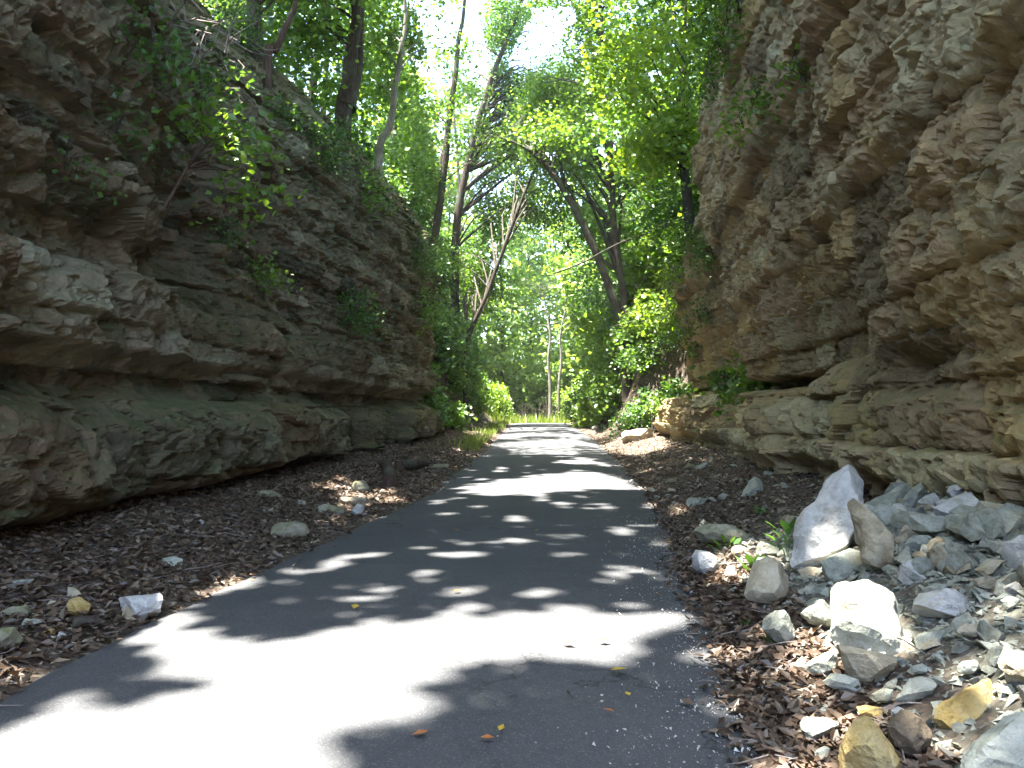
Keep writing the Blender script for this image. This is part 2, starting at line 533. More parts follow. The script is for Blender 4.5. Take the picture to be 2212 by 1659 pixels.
# ------------------------------------------------------------------ ground sheet and road
def axis(parts):
    out = [parts[0][0]]
    for a, b, st in parts:
        n = max(1, int(round((b - a) / st)))
        out += list(np.linspace(a, b, n + 1)[1:])
    return np.array(out)
gx = axis([(-250, -200, 25), (-200, -40, 12), (-40, -9, 1.0), (-9, -6.5, 0.25), (-6.5, 6.5, 0.12), (6.5, 9, 0.25), (9, 40, 1.0), (40, 200, 12), (200, 250, 25)])
gy = axis([(-150, -100, 25), (-100, -10, 8), (-10, 1.5, 0.8), (1.5, 14, 0.12), (14, 30, 0.25), (30, 60, 0.6), (60, 140, 2.0), (140, 300, 16)])
GX, GY = np.meshgrid(gx, gy)
GZ = ground(GX, GY)
V = np.stack([GX, GY, GZ], -1).reshape(-1, 3)
ny, nx = GX.shape
ii, jj = np.meshgrid(np.arange(ny - 1), np.arange(nx - 1), indexing='ij')
b0 = (ii * nx + jj).ravel()
F = np.stack([b0, b0 + 1, b0 + nx + 1, b0 + nx], -1)
link("ground", mesh_np("ground", V, F, True, M['soil']), kind="structure", label="brown leaf-strewn soil of the cutting and the wooded slopes")

ry = axis([(-12, 2, 0.5), (2, 16, 0.08), (16, 40, 0.2), (40, ROAD_END, 0.6)])
u = np.linspace(0, 1, 40)
RL, RR = road_l(ry), road_r(ry)
X = RL[:, None] * (1 - u) + RR[:, None] * u
Y = np.repeat(ry[:, None], len(u), 1)
crown = 0.03 * (1 - (2 * u - 1) ** 2)
Z = road_z(Y) + crown[None] - 0.004 + 0.004 * noise2(X * 2.0, Y * 2.0, 31)
Z[:, 0] -= 0.05; Z[:, -1] -= 0.05
V = np.stack([X, Y, Z], -1).reshape(-1, 3)
ny, nx = X.shape
ii, jj = np.meshgrid(np.arange(ny - 1), np.arange(nx - 1), indexing='ij')
b0 = (ii * nx + jj).ravel()
F = np.stack([b0, b0 + 1, b0 + nx + 1, b0 + nx], -1)
link("road", mesh_np("road", V, F, True, M['asphalt']), kind="structure", label="narrow worn grey asphalt road through the rock cutting")

# ------------------------------------------------------------------ cliffs
def bed_table(zmax, thick, rng):
    z, out = -0.6, [-0.6]
    while z < zmax + 1:
        z += thick(z, rng)
        out.append(z)
    return np.array(out)

def strata(y, z, beds, seed, lmul, wob=0.06, lmin=0.18, lmax=9.0):
    """bed index, block index, distance to the nearest block edge (m), block randoms"""
    zi = np.clip(np.searchsorted(beds, z.ravel()).reshape(z.shape) - 1, 0, len(beds) - 2)
    z0, z1 = beds[zi], beds[zi + 1]
    th = z1 - z0
    L = np.maximum(lmin, th * (lmul[0] + (lmul[1] - lmul[0]) * hashn(zi, zi * 0, zi * 0 + 3, seed)))
    L = np.minimum(L, lmax * (0.75 + 0.5 * hashn(zi, zi * 0 + 2, zi * 0, seed)))
    yy = y / L + 17.3 * hashn(zi, zi * 0 + 1, zi * 0, seed) + (z - z0) / th * 0.35 * (hashn(zi, zi * 0 + 5, zi * 0, seed) - 0.5)
    yy = yy + wob / L * 0
    c = np.floor(yy)
    # jittered joints
    def joint(k): return k + 0.62 * (hashn(zi, k, zi * 0 + 7, seed) - 0.5)
    c = np.where(yy < joint(c), c - 1, np.where(yy >= joint(c + 1), c + 1, c))
    e_y = np.minimum(yy - joint(c), joint(c + 1) - yy) * L
    e_lo, e_hi = z - z0, z1 - z
    return zi, c, e_y, e_lo, e_hi, th, L

def facets(y, z, fy, fz, tilt, off, seed):
    u, v = y * fy, z * fz
    ui, vi = np.floor(u), np.floor(v)
    best = np.full(u.shape, 9.0); second = np.full(u.shape, 9.0); val = np.zeros(u.shape)
    for a in (-1, 0, 1):
        for b in (-1, 0, 1):
            ci, cj = ui + a, vi + b
            k = ci * 0
            cx = ci + hashn(ci, cj, k, seed); cyy = cj + hashn(ci, cj, k + 1, seed)
            d = np.hypot(u - cx, v - cyy)
            w = (hashn(ci, cj, k + 2, seed) - 0.5) * 2 * off + ((hashn(ci, cj, k + 3, seed) - 0.5) * (u - cx) / fy + (hashn(ci, cj, k + 4, seed) - 0.5) * (v - cyy) / fz) * 2 * tilt
            m = d < best
            second = np.where(m, best, np.minimum(second, d))
            val = np.where(m, w, val)
            best = np.where(m, d, best)
    return val, second - best

def make_cliff(side, name, label, ys, zs, foot, profile, thick, seed, mat, keep, rel=1.0, lm=(1.3, 3.4), plat=1.0, lmax=2.2):
    rng = random.Random(seed)
    Yg, Zg = np.meshgrid(ys, zs)
    # warped bedding
    wy = Yg + 0.06 * fbm(Yg * 0.9, Zg * 0.9, 0.0, 3, seed + 1) + 0.02 * noise3(Yg * 9, Zg * 9, 2, seed + 9)
    wz = Zg + 0.16 * noise2(Yg * 0.16, Zg * 0.05, seed + 2) + 0.022 * fbm(Yg * 0.8, Zg * 1.2, 0.0, 3, seed + 3) + 0.012 * noise3(Yg * 8, Zg * 10, 4, seed + 8)
    beds = bed_table(zs[-1], thick, rng)
    zi, cj, e_y, e_lo, e_hi, th, L = strata(wy, wz, beds, seed, lm, lmax=lmax)
    zero = zi * 0
    r1 = hashn(zi, cj, zero, seed + 10)
    r2 = hashn(zi, cj, zero + 1, seed + 11)
    r3 = hashn(zi, cj, zero + 2, seed + 12)
    rb = hashn(zi, zero, zero + 4, seed + 13)
    amp = np.clip(0.07 + 0.28 * th, 0.08, 0.34) * rel
    o = profile(Yg, Zg)
    o = o + (rb - 0.5) * 1.7 * amp + (r1 - 0.5) * 0.75 * amp
    # block faces tilt
    o = o + (r2 - 0.5) * 0.20 * (e_lo - th * 0.5) + (r3 - 0.5) * 0.10 * np.clip(e_y, 0, L) * np.sign(r2 - 0.5)
    # edges: rounded shoulder and crevice
    e_z = np.minimum(e_lo, e_hi)
    R = np.clip(0.15 * th, 0.02, 0.10)
    sh = (1 - smooth(0, 1, e_z / R)) * 0.55 + (1 - smooth(0, 1, e_y / R)) * 0.45
    o = o - R * 0.32 * sh
    cz = 0.015 + 0.13 * hashn(zi, np.floor(Yg / 0.9), zero, seed + 14) ** 2.5
    cyv = 0.015 + 0.10 * r1 ** 3 + 0.24 * smooth(0.4, 0.8, th) * r2
    wj = 0.022 + 0.05 * smooth(0.4, 0.9, th)
    o = o - cz * np.exp(-e_z / 0.022) - cyv * np.exp(-e_y / wj)
    # second system of thin plates, where the rock is platy
    platy = smooth(-0.12, 0.25, noise2(Yg * 0.33, Zg * 0.5, seed + 20) + 0.35 * smooth(2.6, 4.5, Zg) - 1.1 * (1 - smooth(0.8, 2.0, Zg)))
    beds2 = bed_table(zs[-1], lambda z, r: r.uniform(0.05, 0.15), rng)
    zi2, cj2, ey2, el2, eh2, th2, L2 = strata(wy * 1.02 + 3, wz + 0.03 * noise2(Yg * 1.4, Zg * 1.4, seed + 5), beds2, seed + 30, (2.0, 6.0), lmin=0.12)
    q = hashn(zi2, cj2, zi2 * 0, seed + 31)
    qb = hashn(zi2, zi2 * 0, zi2 * 0, seed + 33)
    platy = platy * plat
    o = o + platy * ((q - 0.5) * 0.12 + (qb - 0.5) * 0.09 - 0.03 * np.exp(-np.minimum(el2, eh2) / 0.014) - 0.03 * np.exp(-ey2 / 0.016))
    # chunky fracturing
    ck = noise3(np.floor(wy * 2.3 + 0.6 * noise2(Yg * 2, Zg * 2, 3)), np.floor(wz * 3.1), 0.5, seed + 40)
    o = o + 0.035 * ck * (1 - platy)
    # fractal relief
    o = o + 0.15 * rel * fbm(Yg * 0.45, Zg * 0.6, 1.5, 2, seed + 50) + 0.022 * fbm(Yg * 1.9, Zg * 2.6, 2.5, 3, seed + 51, 0.5) + 0.010 * fbm(Yg * 9, Zg * 11, 4.5, 3, seed + 52, 0.6)
    f1, c1 = facets(wy + 0.1 * noise3(Yg * 2, Zg * 2, 7, seed + 71), wz, 1.5, 2.6, 0.13 * rel, 0.022 * rel, seed + 70)
    f2, c2 = facets(wy + 0.04 * noise3(Yg * 5, Zg * 5, 7, seed + 72), wz, 4.6, 7.0, 0.42, 0.022, seed + 73)
    f0, c0 = facets(wy + 0.12 * noise3(Yg * 1.5, Zg * 1.5, 7, seed + 81), wz + 0.05 * noise3(Yg * 2, Zg * 2, 3, seed + 82), 0.8, 1.25, 0.30, 0.085, seed + 80)
    big_f = 0.9 if side < 0 else 0.25 + 0.5 * (1 - smooth(1.6, 2.4, Zg))
    o = o + (1 - platy) * big_f * (f0 - 0.06 * np.exp(-c0 / 0.035))
    o = o + f1 + f2 - 0.05 * np.exp(-c1 / 0.03) * smooth(-0.2, 0.5, noise2(Yg * 0.7, Zg * 0.7, seed + 75)) - 0.015 * np.exp(-c2 / 0.05)
    # through-going vertical joints
    rj = random.Random(seed + 5)
    for _ in range(14):
        yk, zk, hk = rj.uniform(ys[0], 26), rj.uniform(0.5, 8), rj.uniform(0.6, 1.8)
        dy = np.abs(Yg - yk - 0.25 * (Zg - zk) * rj.uniform(-1, 1) - 0.12 * noise2(Zg * 2.2, yk, seed + 6) - 0.03 * noise2(Zg * 9, yk, seed + 7))
        o = o - rj.uniform(0.08, 0.25) * np.exp(-(dy / 0.035) ** 2) * np.exp(-((Zg - zk) / hk) ** 4)
    missing = (hashn(zi, cj, zero + 9, seed + 76) < 0.10) & (th < 0.7)
    proud = hashn(zi, cj, zero + 9, seed + 76) > 0.93
    o = o - 0.24 * rel * missing + 0.14 * rel * proud
    # lateral jitter too, so that joints are not combed
    X = foot(Yg) + (o if side < 0 else -o)
    Yd = Yg + 0.02 * noise3(Yg * 6, Zg * 6, 8.0, seed + 60)
    Zd = Zg + 0.02 * noise3(Yg * 6, Zg * 6, 9.0, seed + 61)
    V = np.stack([X, Yd, Zd], -1).reshape(-1, 3)
    nz, nyy = Yg.shape
    ii, jj = np.meshgrid(np.arange(nz - 1), np.arange(nyy - 1), indexing='ij')
    b0 = (ii * nyy + jj).ravel()
    if side < 0:
        F = np.stack([b0, b0 + 1, b0 + nyy + 1, b0 + nyy], -1)
    else:
        F = np.stack([b0, b0 + nyy, b0 + nyy + 1, b0 + 1], -1)
    ids = (zi * 4096 + (cj - cj.min())).astype(np.int64).ravel()
    out = o.ravel()
    # each quad belongs to the block of its most protruding corner
    corner = np.argmax(out[F], axis=1)
    fid = ids[F[np.arange(len(F)), corner]]
    tint = (0.7 * hashn(zi, cj, zero + 21, seed + 15) + 0.3 * hashn(zi, zero, zero + 22, seed + 16)).ravel().astype(np.float32)
    # apparent size of each block in the picture
    px, py = project(V)
    qx, qy = px[F], py[F]
    area = 0.5 * np.abs((qx[:, 2] - qx[:, 0]) * (qy[:, 3] - qy[:, 1]) - (qx[:, 3] - qx[:, 1]) * (qy[:, 2] - qy[:, 0]))
    inside = (qx.mean(1) > -40) & (qx.mean(1) < W0 + 40) & (qy.mean(1) > -40) & (qy.mean(1) < H0 + 40) & (V[F[:, 0], 1] > 1)
    area = area * inside
    uid, inv = np.unique(fid, return_inverse=True)
    tot = np.bincount(inv, area)
    order = np.argsort(-tot)[:keep]
    order = [k for k in order if tot[k] > 250]
    root = bpy.data.objects.new(name, None)
    COL.objects.link(root)
    root["label"] = label
    root["kind"] = "structure"
    def part(pname, sel, kind=None):
        f = F[sel]
        used, loc = np.unique(f, return_inverse=True)
        v = V[used]
        c = v.mean(0)
        me = mesh_np(pname, v - c, loc.reshape(-1, 4), False, mat)
        at_ = me.attributes.new("tint", 'FLOAT', 'POINT')
        at_.data.foreach_set("value", tint[used])
        ob = link(pname, me, root, c, kind=kind)
        return ob
    chosen = np.zeros(len(uid), bool)
    chosen[order] = True
    srt = np.argsort(inv, kind='stable')
    starts = np.searchsorted(inv[srt], np.arange(len(uid)))
    ends = np.append(starts[1:], len(srt))
    for k in order:
        part("rock_block", srt[starts[k]:ends[k]])
    part("rock_face", ~chosen[inv], "stuff")
    return root, (Yg, Zg, X)

def gauss(y, z, y0, z0, sy, sz): return np.exp(-((y - y0) / sy) ** 2 - ((z - z0) / sz) ** 2)

def profile_left(y, z):
    zz = z + 0.12 * noise2(y * 0.25, 4.4, 77)
    o = -0.62 * np.clip(0.75 + 0.8 * noise2(y * 0.33, 2, 79), 0.25, 1.2) * (1 - smooth(0.28, 0.50, zz + 0.22 * noise2(y * 0.55, 0, 71)))
    o = o + 0.42 * smooth(0.3, 0.55, zz) * (1 - smooth(1.25, 1.95, zz)) * (1 + 0.4 * noise2(y * 0.35, 1.0, 72))
    o = o - 0.36 * np.clip(0.55 + 1.2 * noise2(y * 0.4, 8, 78), 0, 1.2) * smooth(1.55, 1.9, zz) * (1 - smooth(2.15, 2.4, zz))
    o = o + 0.10 * smooth(2.2, 2.4, zz) * (1 - smooth(3.2, 3.6, zz))
    o = o + 0.30 * smooth(3.4, 4.4, zz) * (1 - smooth(10.2, 11.0, y)) * (1 + 0.2 * noise2(y, z, 73))
    o = o - 0.55 * gauss(y, z, 12.3, 3.9, 1.5, 1.4)
    o = o + 0.34 * (smooth(-0.08, 0.08, noise2(y * 0.42, 5.5, 75)) - 0.5) * (1 - smooth(1.7, 2.3, zz)) * smooth(0.1, 0.5, zz)
    # top lies back
    top = 7.35 + 0.055 * (y - 12) + 0.5 * noise2(y * 0.3, 2.0, 74) + 1.2 * (1 - smooth(10.0, 11.0, y))
    back = np.clip(z - top, 0, None)
    st_ = np.floor(back / 0.55) * 0.55
    o = o - 0.30 * back - 0.30 * st_ - 0.05 * back ** 2
    o = o - 0.5 * smooth(10.6, 11.6, y) * smooth(2.5, 4.5, z) * (1 - smooth(16, 24, y))
    # far end: a nose of rock, then the wall turns away
    o = o + 0.55 * gauss(y, z, 33.5, 9.3, 2.2, 1.3)
    o = o - 0.9 * smooth(34.0, 42, y + 0.25 * z)
    return o

def thick_left(z, r):
    if z < 0.35: return 0.36 if z > 0 else 0.6
    if z < 1.6: return r.uniform(0.9, 1.25)
    if z < 3.3: return r.uniform(0.28, 0.62)
    return r.uniform(0.16, 0.5)

def profile_right(y, z):
    zz = z + 0.12 * noise2(y * 0.25, 8.4, 87)
    near = 1 - smooth(9.0, 12.0, y)
    g0 = 0.205 * (foot_right(y) - 1.5)
    o = -0.5 * (1 - smooth(g0 + 0.05, g0 + 0.28, zz)) * (0.2 + 0.8 * near) * np.clip(0.7 + 0.8 * noise2(y * 0.6, 1, 85), 0.1, 1.3)
    o = o + 0.24 * smooth(0.6, 0.9, zz) * (1 - smooth(1.4, 2.1, zz)) * (1 + 0.8 * noise2(y * 0.5, 6, 84))
    o = o - 0.30 * smooth(1.6, 1.85, zz) * (1 - smooth(2.0, 2.35, zz)) * np.clip(0.25 + 1.3 * noise2(y * 0.8, 2, 81), 0, 1.2)
    o = o + 0.22 * smooth(2.0, 2.6, zz) * near
    o = o - 0.45 * smooth(1.9, 2.4, zz) * (1 - smooth(3.0, 4.2, zz)) * (1 - near) * (1 - smooth(14.5, 17.5, y))
    o = o + 0.16 * np.clip(z - 2.6, 0, 4.5) * (0.45 + 0.55 * smooth(6, 14, y))
    o = o + 0.22 * smooth(3.9, 4.2, zz) + 0.18 * smooth(5.6, 5.9, zz)
    o = o - 0.35 * np.clip(z - 9.2 + 0.5 * noise2(y * 0.4, 3, 82), 0, None)
    # detached lower block and its slot
    lowb = smooth(13.6, 14.0, y) * (1 - smooth(2.0, 2.1, zz))
    o = o + 0.42 * lowb * (1 - smooth(19.0, 20, y))
    slot = np.exp(-((y - 14.0 - 0.1 * (z - 1)) / 0.16) ** 4) * smooth(0.85, 1.0, z) * (1 - smooth(2.0, 2.2, zz))
    o = o - 0.75 * slot
    gap = smooth(12.5, 14.5, y) * np.exp(-((zz - 2.17) / 0.15) ** 4)
    o = o - 0.85 * gap
    # lower ledge runs on past the corner of the upper wall
    end_hi = 20.6 + 0.45 * noise2(z * 1.1, 5.5, 83) + 0.5 * smooth(6, 8, z)
    end_lo = 34
    end = np.where(zz < 2.2, end_lo, end_hi)
    o = o - np.where(zz < 2.2, 0.25 * smooth(31.5, 35.5, y) * 4, 0.75 * smooth(0, 0.7, y - end) + 0.8 * np.clip(y - 32.0 + 0.4 * noise2(z, 1.5, 89), 0, 6) + 0.8 * smooth(20.5, 22, y) * np.clip(z - (9.0 - 0.36 * (y - 21)) + 0.6 * noise2(y * 0.7, 9, 88), 0, None))
    o = o + 0.55 * smooth(20, 24, y) * (zz < 2.2)
    return o

def thick_right(z, r):
    if z < 0.3: return 0.5
    if z < 1.5: return r.uniform(0.45, 0.8)
    if z < 3.2: return r.uniform(0.35, 0.75)
    return r.uniform(0.18, 0.6)

def steps(a, b, fn):
    out = [a]
    while out[-1] < b:
        out.append(out[-1] + fn(out[-1]))
    return np.array(out)

ysL = steps(4.5, 44.0, lambda y: min(0.13, 0.033 + 0.0034 * max(0, y - 9)))
zsL = np.concatenate([np.arange(-0.35, 5.0, 0.03), np.arange(5.0, 12.4, 0.05)])
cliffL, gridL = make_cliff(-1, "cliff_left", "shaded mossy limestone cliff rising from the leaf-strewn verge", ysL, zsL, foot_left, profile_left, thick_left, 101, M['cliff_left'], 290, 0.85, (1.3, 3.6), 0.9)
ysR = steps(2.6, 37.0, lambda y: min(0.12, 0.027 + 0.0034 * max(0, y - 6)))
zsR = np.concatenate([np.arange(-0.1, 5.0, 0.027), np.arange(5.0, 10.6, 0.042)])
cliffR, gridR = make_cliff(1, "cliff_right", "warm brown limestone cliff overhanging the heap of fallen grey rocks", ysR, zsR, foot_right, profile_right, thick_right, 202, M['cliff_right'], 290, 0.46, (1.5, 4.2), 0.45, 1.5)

# ------------------------------------------------------------------ stones
def facet_rock(pts, size, seed, mat, detail=0.045, amp=1.0, origin=None):
    """angular broken rock: convex hull of pts, cut up and roughened"""
    pts = np.asarray(pts, float)
    c = pts.mean(0) if origin is None else np.asarray(origin)
    bm = bmesh.new()
    for p in pts - c:
        bm.verts.new(p)
    r = bmesh.ops.convex_hull(bm, input=bm.verts)
    junk = [v for v in bm.verts if not v.link_faces]
    bmesh.ops.delete(bm, geom=junk, context='VERTS')
    rq = np.random.default_rng(seed)
    ext = np.array([v.co for v in bm.verts])
    for _ in range(7):
        d = rq.normal(size=3); d /= np.linalg.norm(d)
        pr = ext @ d
        lvl = pr.max() - rq.uniform(0.05, 0.16) * (pr.max() - pr.min())
        r = bmesh.ops.bisect_plane(bm, geom=bm.verts[:] + bm.edges[:] + bm.faces[:], plane_co=Vector(d * lvl), plane_no=Vector(d), clear_outer=True)
        ed = [e for e in r['geom_cut'] if isinstance(e, bmesh.types.BMEdge)]
        if ed: bmesh.ops.edgeloop_fill(bm, edges=ed)
    bmesh.ops.bevel(bm, geom=list(bm.edges), offset=0.014 * size, segments=1, affect='EDGES', clamp_overlap=True)
    for _ in range(5):
        long = [e for e in bm.edges if e.calc_length() > detail]
        if not long or len(bm.faces) > 1600: break
        bmesh.ops.subdivide_edges(bm, edges=long, cuts=1, use_grid_fill=False)
        bmesh.ops.triangulate(bm, faces=[f for f in bm.faces if len(f.verts) > 4])
    bmesh.ops.triangulate(bm, faces=bm.faces[:])
    bm.normal_update()
    co = np.array([v.co for v in bm.verts])
    no = np.array([v.normal for v in bm.verts])
    s = 1.0 / size
    d = 0.012 * fbm(co[:, 0] * s * 2.2, co[:, 1] * s * 2.2, co[:, 2] * s * 2.2, 3, seed) + 0.024 * (np.floor(2.5 * noise3(co[:, 0] * s * 3.5, co[:, 1] * s * 3.5, co[:, 2] * s * 5.5, seed + 4)) / 2.5)
    d = d + 0.010 * fbm(co[:, 0] * s * 10, co[:, 1] * s * 10, co[:, 2] * s * 10, 2, seed + 7)
    co = co + no * (d * size * amp)[:, None]
    for v, q in zip(bm.verts, co):
        v.co = q
    me = bpy.data.meshes.new("stone")
    bm.to_mesh(me)
    bm.free()
    me.materials.append(mat)
    return me, c

def Z7(pts): return [(x / 3.0, 1106 + y / 3.0) for x, y in pts]
def Z8(pts): return [(1474.7 + x / 3.0, 1106 + y / 3.0) for x, y in pts]

stone_n = [0]
def stone(name, poly, label, mat, thick=0.75, lean=0.45, lift=0.0, front=0.62, Y=None, detail=None):
    """a stone whose outline is measured in the photograph, standing on the ground under its lowest point"""
    stone_n[0] += 1
    sd = 500 + stone_n[0] * 7
    rg = np.random.default_rng(sd)
    poly = np.array(poly, float)
    low = poly[np.argmax(poly[:, 1])]
    g0 = hit_ground(low[0], low[1] - 2) if Y is None else at(low[0], low[1], Y)
    D0 = g0[1]
    pts = []
    for x, y in poly:
        d = ray(x, y)
        p = CAMN + d * (D0 / d[1])
        for _ in range(3):
            p = CAMN + d * ((D0 + lean * max(0, p[2] - g0[2])) / d[1])
        pts.append(p)
    pts = np.array(pts)
    c = pts.mean(0)
    wid = np.ptp(pts[:, 0]); hei = np.ptp(pts[:, 2])
    size = math.sqrt(max(wid, 0.02) * max(hei, 0.02))
    t = thick * min(wid, max(hei, 0.4 * wid))
    nrm = np.array([0, -1.0, lean]); nrm /= np.linalg.norm(nrm)
    allp = [p for p in pts]
    for sc, off in ((front, 0.5), (0.72, -0.55)):
        for p in pts:
            k = sc + rg.uniform(-0.16, 0.16)
            q = c + (p - c) * k + nrm * t * (off + rg.uniform(-0.12, 0.12))
            allp.append(q)
    allp = np.array(allp)
    low_z = allp[:, 2].min()
    allp[:, 1] += 0.25 * t
    me, o = facet_rock(allp, size, sd, M[mat], detail or max(0.016, 0.05 * size))
    gz = float(ground(np.array([o[0]]), np.array([o[1]]), True)[0])
    ob = link(name, me, loc=Vector(o) + Vector((0, 0, lift - 0.04 * size)), label=label, cat="rock")
    return ob

